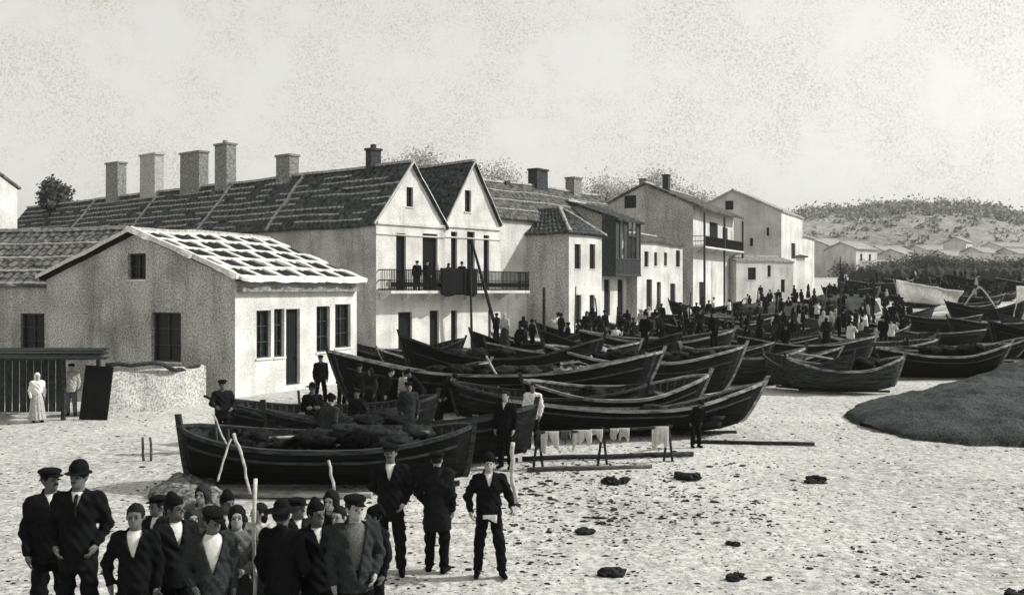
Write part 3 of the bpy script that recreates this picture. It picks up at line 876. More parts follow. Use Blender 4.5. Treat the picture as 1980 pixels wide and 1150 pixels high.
    for k in range(seats):
        u = -.62 + 1.24 * k / max(1, seats - 1); x, y, z = pt(u, .82)
        b = bmesh.new(); box(b, x - .13, x + .13, -y + .03, y - .03, z - .03, z + .015, None, .008); obj('thwart', b, M_plank, root)
    b = bmesh.new()
    for i in range(2, NS - 1):
        u = -1 + 2 * i / NS + .02
        for s in (-1, 1):
            pr = None
            for g in (.25, .5, .75, .95):
                x, y, z = pt(u, g, .06); y *= s
                r_ = [b.verts.new((x - .025, y, z)), b.verts.new((x + .025, y, z)), b.verts.new((x + .025, y - s * .04, z)), b.verts.new((x - .025, y - s * .04, z))]
                if pr:
                    for k in range(4): b.faces.new((pr[k], r_[k], r_[(k + 1) % 4], pr[(k + 1) % 4]))
                pr = r_
    obj('ribs', b, M_plank, root)
    return root

def place(o, x, y, rz, z=None, heel=0, pitch=0):
    o.location = (x, y, (hgt(y) if z is None else z)); o.rotation_euler = (heel, pitch, rz)
    return o
def place_px(o, px, Y, rz_deg, dz=0, heel=0, pitch=0):
    g = G(px, Y); return place(o, g.x, g.y, R(rz_deg), g.z + .08 + dz, R(heel), R(pitch))

bA = make_boat('long black boat nearest the camera, behind the children', 6.0, 1.9, .82, .35, .30, .18, M_hull, M_gund, 5)
place_px(bA, 632, 20.1, -2, heel=4)
bB = make_boat('dark boat just behind the nearest one, its sunlit grey bow ending beside the standing man', 6.2, 1.9, .80, .42, .35, .3, M_hull2, M_gund, 5)
place_px(bB, 775, 22.6, 3, heel=-5)
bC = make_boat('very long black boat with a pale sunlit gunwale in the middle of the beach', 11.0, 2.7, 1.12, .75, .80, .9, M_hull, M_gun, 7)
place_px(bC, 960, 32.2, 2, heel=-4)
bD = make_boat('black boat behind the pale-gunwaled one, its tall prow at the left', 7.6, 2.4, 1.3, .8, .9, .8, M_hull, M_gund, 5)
place_px(bD, 970, 36.6, 0, heel=-6)
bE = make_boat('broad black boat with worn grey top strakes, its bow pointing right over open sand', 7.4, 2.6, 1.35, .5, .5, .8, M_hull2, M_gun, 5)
place_px(bE, 1245, 36.6, -4, heel=4)
bH = make_boat('low black boat behind the drying rail, its raked bow pointing right', 7.2, 2.1, .62, .72, .3, .75, M_hull, M_gun, 5)
place_px(bH, 1235, 26.9, 6, heel=-5)
bI = make_boat('black boat close behind the low one, a pale gunwale along it', 5.6, 2.2, .8, .55, .4, .6, M_hull, M_gun, 4)
place_px(bI, 1190, 29.6, 2, heel=5)
bJ = make_boat('grey sunlit boat seen nearly end on, its raked bow over the open sand', 5.8, 2.3, 1.05, .7, .5, .7, M_hull3, M_gund, 4)
place_px(bJ, 1562, 38.9, -52, heel=3); bJ.scale = (.72, .72, .85)
bK = make_boat('small grey-sided boat just right of the boat seen nearly end on', 4.9, 2.1, .9, .5, .4, .45, M_hull3, M_gun, 4)
place_px(bK, 1632, 38.3, -8, heel=3); bK.scale = (.9, .95, .95)
bL = make_boat('black boat behind the big net, furthest right of the near row', 6.0, 2.3, 1.0, .5, .3, .8, M_hull, M_gun, 4)
place_px(bL, 1822, 44.5, -3, heel=3)
bM = make_boat('black boat cut by the right edge of the picture', 7.0, 2.5, 1.5, .8, .6, .7, M_hull, M_gund, 4)
place_px(bM, 2040, 56.0, -12, heel=0)
# boats of the rows behind: copies with their own place
back = [
    (bD, 770, 45.0, 8, 'dark boat below the gabled house, its prow raised left', .8),
    (bC, 905, 43.0, -3, 'long boat lying under the balcony of the second gabled house', .72),
    (bE, 1090, 42.0, 2, 'dark boat behind the middle of the near row, pale cloth on its side', .9),
    (bD, 1180, 47.0, -5, 'boat in the second row below the hip-roofed house', .9),
    (bC, 1330, 46.0, 3, 'long boat in the second row, below the galleried house', .75),
    (bH, 1470, 44.0, -4, 'boat just behind the grey end-on boat', 1.0),
    (bE, 1560, 47.5, -2, 'dark boat in the second row left of the pale sand gap', .9),
    (bL, 1700, 52.0, -4, 'boat in the third row behind the small grey-sided boat', 1.0),
    (bH, 1860, 54.0, -5, 'low boat with a pale gunwale behind the black boat beside the net', 1.0),
    (bD, 1020, 52.0, 4, 'boat in the third row in front of the hip-roofed house', .8),
    (bE, 1290, 55.0, -3, 'boat in the third row among the standing crowd', .9),
    (bC, 1480, 58.0, 2, 'long boat in the third row under the low white house', .7),
    (bL, 1640, 63.0, -6, 'boat in the fourth row among the crowd left of the white sail', 1.0),
    (bH, 1790, 66.0, -4, 'low boat in the fourth row under the white sail', 1.1),
    (bE, 1930, 68.0, -6, 'boat in the fourth row under the white peaked cloth', .9),
    (bD, 1130, 62.0, 3, 'dark boat hard by the walls of the hip-roofed house', .8),
    (bL, 1390, 68.0, 2, 'far boat below the balconied house', 1.0),
    (bE, 1700, 120.0, -4, 'distant dark boat at the left end of the far row', 1.1),
    (bC, 1790, 128.0, 2, 'distant long boat in the middle of the far row below the hill', 1.0),
    (bD, 1900, 125.0, -3, 'distant boat of the far row above the white peaked cloth', 1.2),
    (bE, 1990, 122.0, 3, 'distant boat of the far row at the right edge', 1.2),
]
for i, (src, px, Y, rz, lb, sc) in enumerate(back):
    c = copy_tree(src); c['label'] = lb
    if i % 3 == 1: rz += 180
    c.scale = (sc, sc, sc)
    place_px(c, px, Y, rz, heel=rnd.uniform(-7, 7))

def landmark(px):
    for lim, nm in ((930, 'the gabled houses'), (1165, 'the hip-roofed house'), (1215, 'the wooden gallery'), (1335, 'the small windowed house'), (1425, 'the balconied house'), (1530, 'the low white house'), (1610, 'the last grey house'), (1735, 'the hill slope'), (1865, 'the wide white sail'), (1935, 'the peaked canvas'), (9999, 'the right edge')):
        if px < lim: return nm
extra = []
er = random.Random(12); seen_l = {}
for Y, x0, x1 in ((50, 950, 1300), (60, 1030, 1750), (66, 1180, 1700), (73, 1230, 1760), (80, 1290, 1700), (87, 1360, 1640), (95, 1420, 1700), (104, 1540, 1720), (74, 1790, 2010), (83, 1740, 2010), (93, 1880, 2010), (103, 1750, 2010), (112, 1640, 2010), (119, 1650, 2010), (134, 1640, 2010), (142, 1680, 2010)):
    step = 6.2 / Y * F; px = x0 + er.uniform(0, .5) * step
    while px < x1:
        extra.append((px, Y + er.uniform(-2, 2))); px += step * er.uniform(.85, 1.25)
for px, Y in extra:
    src = er.choice((bD, bE, bH, bL, bJ, bK)); c = copy_tree(src)
    row = 'near' if Y < 62 else 'middle' if Y < 78 else 'back' if Y < 106 else 'farthest'
    key = (row, landmark(px)); seen_l[key] = seen_l.get(key, 0) + 1; q = seen_l[key]
    c['label'] = 'dark boat in the %s rows before %s%s' % (row, landmark(px), '' if q == 1 else ', %s one' % ('second', 'third', 'fourth', 'fifth', 'sixth', 'seventh', 'eighth', 'ninth')[q - 2])
    s_ = er.uniform(.8, 1.1) * (1 if Y < 62 else .82); c.scale = (s_, s_, s_)
    place_px(c, px, Y, er.uniform(-16, 16) + er.choice((0, 0, 180)), heel=er.uniform(-8, 8))

more = [('half-hidden black boat between the nearest boats and the pale-gunwaled one, at the left', bB, 640, 26.0, 6, .9),
        ('dark boat wedged between the low boat and the long pale-gunwaled one', bB, 1060, 29.4, 178, .95),
        ('black boat half hidden under the prow of the long boat, below the gabled houses', bL, 800, 34.8, 8, .9),
        ('dark boat showing between the broad boat and the one seen nearly end on', bK, 1440, 41.5, 186, 1.1)]
for lb, src, px, Y, rz, sc in more:
    c = copy_tree(src); c['label'] = lb; c.scale = (sc, sc, sc); place_px(c, px, Y, rz, heel=rnd.uniform(-6, 6))

# props under and in the boats
bm = bmesh.new(); box(bm, -1.9, 1.5, -.09, .09, 0, .09, None, .01)
o = tag(obj('ground_plank', bm, M_gun), 'pale slipway plank lying in front of the nearest black boat', 'plank'); o.location = G(570, 19.0); o.rotation_euler = (0, 0, R(-3))
# ------------------------------------------------------------------ poles, oars, cloths
def clod(bm, c, r, rr, flat=.5, seg=(6, 4)):
    ph = rr.uniform(0, 6.28); vsr = []
    for j in range(1, seg[1]):
        a = math.pi * j / seg[1] ; row = []
        for i in range(seg[0]):
            b = 2 * math.pi * i / seg[0] + ph; q = r * rr.uniform(.6, 1.3)
            row.append(bm.verts.new((c[0] + q * math.sin(a) * math.cos(b) * 1.2, c[1] + q * math.sin(a) * math.sin(b), c[2] + q * flat * math.cos(a))))
        vsr.append(row)
    t = bm.verts.new((c[0], c[1], c[2] + r * flat)); bt = bm.verts.new((c[0], c[1], c[2] - r * flat)); n = seg[0]
    for i in range(n):
        bm.faces.new((t, vsr[0][i], vsr[0][(i + 1) % n])); bm.faces.new((bt, vsr[-1][(i + 1) % n], vsr[-1][i]))
        for j in range(len(vsr) - 1): bm.faces.new((vsr[j][i], vsr[j + 1][i], vsr[j + 1][(i + 1) % n], vsr[j][(i + 1) % n]))
pole('oar', [P(395, 765, 25.0), P(455, 790, 24.6), P(530, 812, 24.0), P(625, 826, 23.2)], .035, M_poled, 'long dark oar carried aslant by the man behind the nearest boat', 'oar')
pole('forked_pole', [P(452, 838, 19.0), P(468, 890, 18.7), P(484, 955, 18.5)], .035, M_pole, 'pale bent pole propped against the side of the nearest boat', 'pole', r2=.025)
pole('prop', [P(447, 848, 19.05), P(428, 905, 18.8), P(421, 930, 18.7)], .022, M_pole, 'thin pale prop leaning left against the nearest boat', 'pole')
pole('prop', [P(412, 800, 19.6), P(438, 858, 19.1)], .02, M_pole, 'short pale stick standing up at the stern of the nearest boat', 'pole')
pole('stake', [P(577, 755, 27.5), P(583, 850, 27.0)], .04, M_poled, 'dark forked stake standing before the storehouse door', 'stake')
pole('stake', [P(635, 890, 18.2), P(646, 948, 18.0)], .028, M_pole, 'pale stick leaning on the middle of the nearest boat', 'pole')
pole('staff', [P(494, 925, 8.7), P(492, 1320, 8.7)], .018, M_pole, 'tall pale staff standing upright among the children', 'staff')
pole('tiller_oar', [P(940, 688, 31.2), P(960, 725, 31.0), P(966, 762, 30.9)], .035, M_pole, 'pale crooked tiller sticking up from the pale-gunwaled boat', 'oar')
pole('mast', [Vector(G(1052, 50)) + Vector((0, 0, 0)), P(1052, 556, 50)], .1, M_poled, 'short dark mast standing in front of the hip-roofed house', 'mast', r2=.08)
pole('long_pole', [G(1335, 25.6) + Vector((0, 0, .05)), G(1575, 25.2) + Vector((0, 0, .05))], .05, M_poled, 'long dark pole lying on the sand right of the boats', 'pole')
pole('long_pole', [G(1010, 22.9) + Vector((0, 0, .06)), G(1340, 23.6) + Vector((0, 0, .06))], .06, M_poled, 'long dark pole lying on the sand under the drying cloths', 'pole')
pole('long_pole', [G(1020, 21.6) + Vector((0, 0, .05)), G(1260, 22.0) + Vector((0, 0, .05))], .05, M_plank, 'grey pole lying on the sand nearest the camera below the cloths', 'pole')
pole('leaning_pole', [P(992, 855, 17.2), P(990, 925, 17.0), P(1001, 972, 16.9)], .04, M_pole, 'pale stick behind the right-hand standing man', 'pole')
# gear left in and over the near boats
for i, (px0, py0, px1, py1, Y0, Y1, lb) in enumerate(((500, 848, 700, 838, 20.0, 20.5, 'long grey oar laid across the nearest black boat'), (640, 842, 830, 836, 20.4, 20.0, 'second grey oar laid along the nearest black boat'),
      (800, 722, 1010, 736, 32.4, 31.8, 'pale oar lying along the long pale-gunwaled boat'), (980, 730, 1180, 716, 32.8, 32.0, 'pale oar across the right end of the long pale-gunwaled boat'),
      (1120, 690, 1320, 702, 37.0, 36.2, 'oar lying along the broad black boat'), (1100, 812, 1290, 800, 27.2, 26.6, 'oar lying in the low black boat behind the drying rail'), (1540, 682, 1640, 700, 39.0, 38.6, 'oar sticking out of the boat seen nearly end on'), (1720, 668, 1880, 676, 44.8, 44.2, 'oar lying on the black boat behind the big net'))):
    pole('oar', [P(px0, py0, Y0), P(px1, py1, Y1)], .032, M_plank if i % 2 else M_pole, lb, 'oar', 'oars lying on the near boats', r2=.05, wob=.01)
def boat_net(px, py, Y, w, lb, m, seed):
    c = P(px, py, Y); bm = bmesh.new(); r_ = random.Random(seed)
    for q in range(24): clod(bm, (r_.uniform(-w, w), r_.uniform(-.35, .35), r_.uniform(-.1, .22) * (1 - abs(r_.random() - .5))), r_.uniform(.16, .36), r_, .55, (14, 9))
    o = obj('net_bundle', bm, m, None, True); o.location = c; tag(o, lb, 'net', 'bundled nets in the boats')
for a in ((560, 856, 20.2, .9, 'dark net bundled in the left half of the nearest boat', M_netd, 1), (740, 852, 20.2, .8, 'dark net bundled in the right half of the nearest boat', M_weed, 2), (700, 820, 22.8, 1.0, 'dark net bundled in the boat behind the nearest one', M_netd, 3),
          (870, 722, 32.4, 1.4, 'black net heaped in the left half of the long pale-gunwaled boat', M_netd, 4), (1040, 722, 32.4, 1.3, 'black net heaped in the middle of the long pale-gunwaled boat', M_weed, 5), (1125, 726, 32.3, .6, 'grey net heaped in the right end of the long pale-gunwaled boat', M_netg, 6),
          (1180, 690, 36.8, 1.2, 'black net heaped in the left half of the broad black boat', M_netd, 7), (1320, 690, 36.8, 1.1, 'black net heaped in the right half of the broad black boat', M_weed, 8), (930, 690, 36.8, 1.3, 'black net heaped in the boat with the tall left prow', M_netd, 9),
          (1180, 822, 26.9, .9, 'dark net in the low boat behind the drying rail', M_netd, 10), (1320, 808, 26.9, .8, 'dark net near the bow of the low boat behind the drying rail', M_weed, 11), (1200, 772, 29.6, 1.0, 'dark net in the boat close behind the low one', M_netd, 12), (1655, 705, 38.3, .8, 'dark net in the small grey-sided boat', M_netd, 13), (1830, 680, 44.5, 1.2, 'dark net in the black boat behind the big net', M_netd, 14)):
    boat_net(*a)
# drying rail
rail = thing('drying_rail', 'low pole rail on forked posts hung with white cloths, right of the standing men', 'rail', G(1140, 22.2))
ra, rb = P(1035, 836, 21.9) - Vector(rail.location), P(1300, 824, 22.9) - Vector(rail.location)
bm = bmesh.new(); tube(bm, [ra, ra.lerp(rb, .5) + Vector((0, 0, -.03)), rb], .035, 7); obj('rail_pole', bm, M_poled, rail)
for t in (.02, .48, .97):
    c = ra.lerp(rb, t); bm = bmesh.new(); tube(bm, [(c.x - .12, c.y, -.1), (c.x, c.y, c.z + .05)], .03, 6); tube(bm, [(c.x + .12, c.y + .1, -.1), (c.x, c.y, c.z + .05)], .03, 6); obj('post', bm, M_poled, rail)
for a, b, d, lb, m in ((1048, 1076, 44, 'white cloth hanging at the left end of the drying rail', M_cloth), (1084, 1100, 40, 'dull grey cloth second from the left on the drying rail', M_mgrey), (1108, 1138, 58, 'longest white cloth, hanging on the left half of the drying rail', M_cloth),
                   (1140, 1160, 30, 'short white rag beside the longest cloth on the drying rail', M_cloth), (1178, 1192, 28, 'small white rag in the middle of the drying rail', M_cloth), (1196, 1212, 26, 'small white rag right of the middle of the drying rail', M_cloth), (1262, 1288, 46, 'narrow pale cloth at the right end of the drying rail', M_cloth)):
    t = ((a + b) / 2 - 1035) / 265.0; c = ra.lerp(rb, t) + Vector(rail.location)
    cloth_thing('hanging_cloth', lb, 'cloth', c + Vector((0, -.05, .02)), 0, 1.25 * (b - a) / F * c.y, min(.66, 1.15 * d / F * c.y), m, int(a), 'cloths drying on the low rail', amp=.05, ragged=.85)
# white sailcloth between the boats
def heap(name, label, cat, pts, m, z1, lift=.0, seed=0, res=.12, group=None, fall=1.0, rough=.12, base=None):
    """soft heap over a ground outline"""
    pts = [Vector((p_[0], p_[1])) for p_ in pts]
    x0, x1 = min(p_.x for p_ in pts), max(p_.x for p_ in pts); y0, y1 = min(p_.y for p_ in pts), max(p_.y for p_ in pts)
    nx, ny = min(220, int((x1 - x0) / res) + 2), min(220, int((y1 - y0) / res) + 2)
    cx_, cy_ = (x0 + x1) / 2, (y0 + y1) / 2
    X = np.linspace(x0, x1, nx); Yv = np.linspace(y0, y1, ny)
    gx, gy = np.meshgrid(X, Yv)
    inside = np.zeros_like(gx, bool); dmin = np.full_like(gx, 1e9)
    n = len(pts)
    for i in range(n):
        a, b = pts[i], pts[(i + 1) % n]
        cond = ((a.y > gy) != (b.y > gy)) & (gx < (b.x - a.x) * (gy - a.y) / ((b.y - a.y) or 1e-9) + a.x)
        inside ^= cond
        dx, dy = b.x - a.x, b.y - a.y; t = np.clip(((gx - a.x) * dx + (gy - a.y) * dy) / (dx * dx + dy * dy + 1e-9), 0, 1)
        dmin = np.minimum(dmin, np.hypot(gx - a.x - t * dx, gy - a.y - t * dy))
    sd_ = np.where(inside, dmin, -dmin)
    bm = bmesh.new(); V = {}
    for j in range(ny):
        for i in range(nx):
            s = sd_[j, i]
            if s < -.35: continue
            x, y = float(gx[j, i]), float(gy[j, i])
            nzv = mnoise.noise(Vector((x * 1.1, y * 1.1, seed))) + .6 * mnoise.noise(Vector((x * 3.3, y * 3.3, seed + 3)))+ .35 * mnoise.noise(Vector((x * 8, y * 8, seed + 6)))
            f = max(0, min(1, (s + .12 * nzv + .1) / fall))
            z = hgt(y) + z1 * (f ** .5) + rough * nzv * min(1, f * 3) - (.1 if f <= 0 else 0) + lift
            if f > 0: z = max(z, hgt(y) + .1)
            V[(i, j)] = bm.verts.new((x - cx_, y - cy_, z - hgt(cy_)))
    for (i, j) in list(V):
        q = [(i, j), (i + 1, j), (i + 1, j + 1), (i, j + 1)]
        if all(k in V for k in q): bm.faces.new([V[k] for k in q])
    o = obj(name, bm, m, None, True); o.location = (cx_, cy_, hgt(cy_))
    return tag(o, label, cat, group)
def gp(px, py):
    Y = GY(py); return ((px - CX) / F * Y, Y)
heap('fishing_net', 'huge dark fishing net heaped and spread on the pale sand at the right', 'net',
     [gp(1638, 806), gp(1668, 786), gp(1760, 768), gp(1860, 742), gp(1925, 716), gp(1990, 700), gp(2120, 704), gp(2140, 735), gp(2030, 745), gp(1920, 764), gp(1975, 774), gp(2120, 782), gp(2200, 800), gp(2140, 868), gp(1990, 862), gp(1880, 860), gp(1780, 852), gp(1700, 836)],
     M_net, .85, fall=4.5, res=.12, seed=4, rough=.13)
0 and heap('sand_patch', 'pale spill of sand lying over the top of the dark net', 'sand', [gp(1905, 776), gp(1965, 752), gp(2040, 752), gp(2060, 776), gp(1960, 790)], M_stone, .25, lift=.95, fall=1.2, seed=2, res=.12, rough=.03)
o = heap('net_pile', 'dark heap of nets on the sand left of the nearest boat', 'net', [gp(296, 952), gp(330, 935), gp(400, 935), gp(430, 960), gp(410, 1000), gp(330, 1000)], M_netg, .26, fall=.8, res=.07, seed=9)
0 and heap('sand_heap', 'low pale heap of sand behind the boy at the left', 'sand', [gp(200, 985), gp(250, 960), gp(330, 965), gp(350, 1010), gp(300, 1050), gp(210, 1040)], M_stone, .3, fall=.8, res=.07, seed=11, rough=.06)
def net_px(px0, px1, Y0, Y1, z1, lb, seed, m=None):
    n = 14; pts = []
    for i in range(n):
        a = 2 * math.pi * i / n; u = .5 + .5 * math.cos(a); v = .5 + .5 * math.sin(a); Y = Y0 + (Y1 - Y0) * v
        g = G(px0 + (px1 - px0) * u, Y); pts.append((g.x, g.y))
    heap('net_heap', lb, 'net', pts, m or M_net, z1, fall=.9, res=.2, seed=seed, group='nets heaped among the boats', rough=.12 if z1 < 1.5 else .7)
net_px(960, 1080, 47, 52, .7, 'dark net heap before the hip-roofed house', 21)
net_px(1080, 1200, 56, 61, .9, 'dark net heap at the foot of the wooden gallery', 22)
net_px(1190, 1330, 66, 72, 1.0, 'dark net heap before the small windowed house', 23)
net_px(1310, 1440, 74, 82, 1.2, 'dark net heap before the balconied house', 24)
net_px(1420, 1580, 84, 93, 1.3, 'dark net heap before the low white house', 25)
net_px(1560, 1700, 92, 104, 1.4, 'dark net heap left of the wide white sail', 26)
net_px(1650, 1960, 70, 90, .3, 'wide grey net spread on the sand below the wide white sail', 27, M_netg)
net_px(1740, 2060, 57, 64, .25, 'grey net spread behind the black boat beside the big net', 28, M_netg)
net_px(1640, 1900, 148, 156, 2.0, 'long dark net heap before the bushes, left of two', 29)
net_px(1880, 2080, 146, 156, 2.0, 'long dark net heap before the bushes, right of two', 30)
# cloth lying between boats: stretched over a low ridge pole
def tent(name, label, cat, A, B, w, h, m, seed=3, nu=16, nv=8):
    """cloth hung over a ridge line from A to B (both at ridge height), sagging"""
    A, B = Vector(A), Vector(B); d = (B - A); s = Vector((-d.y, d.x, 0)).normalized(); rr = random.Random(seed)
    bm = bmesh.new(); top = []; bot = []
    for i in range(nu + 1):
        ra_, rb_ = [], []
        for k in range(-nv, nv + 1):
            t = i / nu; q = abs(k) / nv
            p_ = A + d * t + s * (w * q * (1 if k > 0 else -1)) + Vector((0, 0, -h * q ** 1.3 - .12 * math.sin(t * math.pi) + .05 * math.sin(i * 1.3 + k * .7 + seed) * q + rr.uniform(-.03, .03)))
            ra_.append(bm.verts.new(p_)); rb_.append(bm.verts.new(p_ - Vector((0, 0, .03))))
        top.append(ra_); bot.append(rb_)
    for i in range(nu):
        for k in range(2 * nv):
            bm.faces.new((top[i][k], top[i + 1][k], top[i + 1][k + 1], top[i][k + 1])); bm.faces.new((bot[i][k], bot[i][k + 1], bot[i + 1][k + 1], bot[i + 1][k]))
        for k in (0, 2 * nv): bm.faces.new((top[i][k], top[i + 1][k], bot[i + 1][k], bot[i][k]))
    for i in (0, nu):
        for k in range(2 * nv): bm.faces.new((top[i][k], top[i][k + 1], bot[i][k + 1], bot[i][k]))
    bmesh.ops.recalc_face_normals(bm, faces=bm.faces)
    return tag(obj(name, bm, m, None, True), label, cat)
def sheet(name, label, cat, quad, m, seed=1, nu=18, nv=12, amp=.08, th=.02):
    """thick cloth spread between four corners (bl, br, tr, tl), billowing"""
    q = [Vector(v) for v in quad]; nrm = (q[1] - q[0]).cross(q[3] - q[0]).normalized(); bm = bmesh.new(); F_, B_ = [], []
    for j in range(nv + 1):
        a, b = [], []
        for i in range(nu + 1):
            u, v = i / nu, j / nv
            p_ = q[0].lerp(q[1], u).lerp(q[3].lerp(q[2], u), v)
            w = amp * (math.sin(u * 9 + seed + v * 2) + .6 * math.sin(v * 7 + seed * 2 + u * 4)) + .3 * amp * mnoise.noise(Vector((u * 8, v * 8, seed)))
            edge_ = .25 * amp * mnoise.noise(Vector((u * 6, v * 6, seed + 9)))
            p_ = p_ + nrm * w + Vector((0, 0, edge_ * 4 - (.6 * amp * math.sin(u * math.pi) * 2 if v > .9 else 0)))
            a.append(bm.verts.new(p_ + nrm * th)); b.append(bm.verts.new(p_ - nrm * th))
        F_.append(a); B_.append(b)
    for j in range(nv):
        for i in range(nu):
            bm.faces.new((F_[j][i], F_[j][i + 1], F_[j + 1][i + 1], F_[j + 1][i])); bm.faces.new((B_[j][i], B_[j + 1][i], B_[j + 1][i + 1], B_[j][i + 1]))
    for i in range(nu):
        for j in (0, nv): bm.faces.new((F_[j][i], F_[j][i + 1], B_[j][i + 1], B_[j][i]))
    for j in range(nv):
        for i in (0, nu): bm.faces.new((F_[j][i], F_[j + 1][i], B_[j + 1][i], B_[j][i]))
    bmesh.ops.recalc_face_normals(bm, faces=bm.faces)
    return tag(obj(name, bm, m, None, True), label, cat)
#sheet('sailcloth', 'white sailcloth spread between the broad boat and the grey end-on boat', 'cloth', [P(1415, 776, 34.5), P(1488, 772, 34.8), P(1506, 728, 36.2), P(1428, 736, 36.0)], M_sail, 5, amp=.04)
sheet('sail', 'wide white sail hung out to dry above the boats at the right', 'sail', [P(1733, 582, 92), P(1850, 592, 100), P(1862, 562, 100), P(1730, 538, 92)], M_sail, 2, amp=.12)
for px, t in ((1731, 532), (1861, 556)):
    pole('sail_pole', [G(px, 92.2 if px < 1800 else 100.2), P(px, t, 92.2 if px < 1800 else 100.2)], .08, M_poled, 'dark pole holding up the %s end of the wide white sail' % ('left' if px < 1800 else 'right'), 'pole', 'poles of the white sail')
tent('peaked_canvas', 'white cloth pitched to a peak over a boat right of the wide sail', 'canvas', P(1895, 553, 88), P(1893, 553, 91), 1.25, 1.75, M_sail)
sheet('canvas', 'tall white cloth hanging at the right edge of the picture', 'cloth', [P(1956, 628, 83), P(1985, 620, 86), P(2002, 548, 87), P(1968, 552, 83)], M_sail, 8, amp=.1)
pole('sail_pole', [G(1985, 84.8), P(1990, 545, 84.8)], .08, M_poled, 'dark pole carrying the tall white cloth at the right edge', 'pole')
sheet('sailcloth', 'white folded sail lying on the boat in the middle, left of two', 'cloth', [P(1083, 704, 35.6), P(1150, 704, 35.6), P(1142, 686, 36.6), P(1086, 686, 36.6)], M_sail, 3, amp=.05)
sheet('sailcloth', 'small white folded sail just right and above the other on the boat in the middle', 'cloth', [P(1142, 690, 36.7), P(1178, 690, 36.7), P(1176, 672, 37.5), P(1140, 672, 37.5)], M_sail, 6, amp=.05)

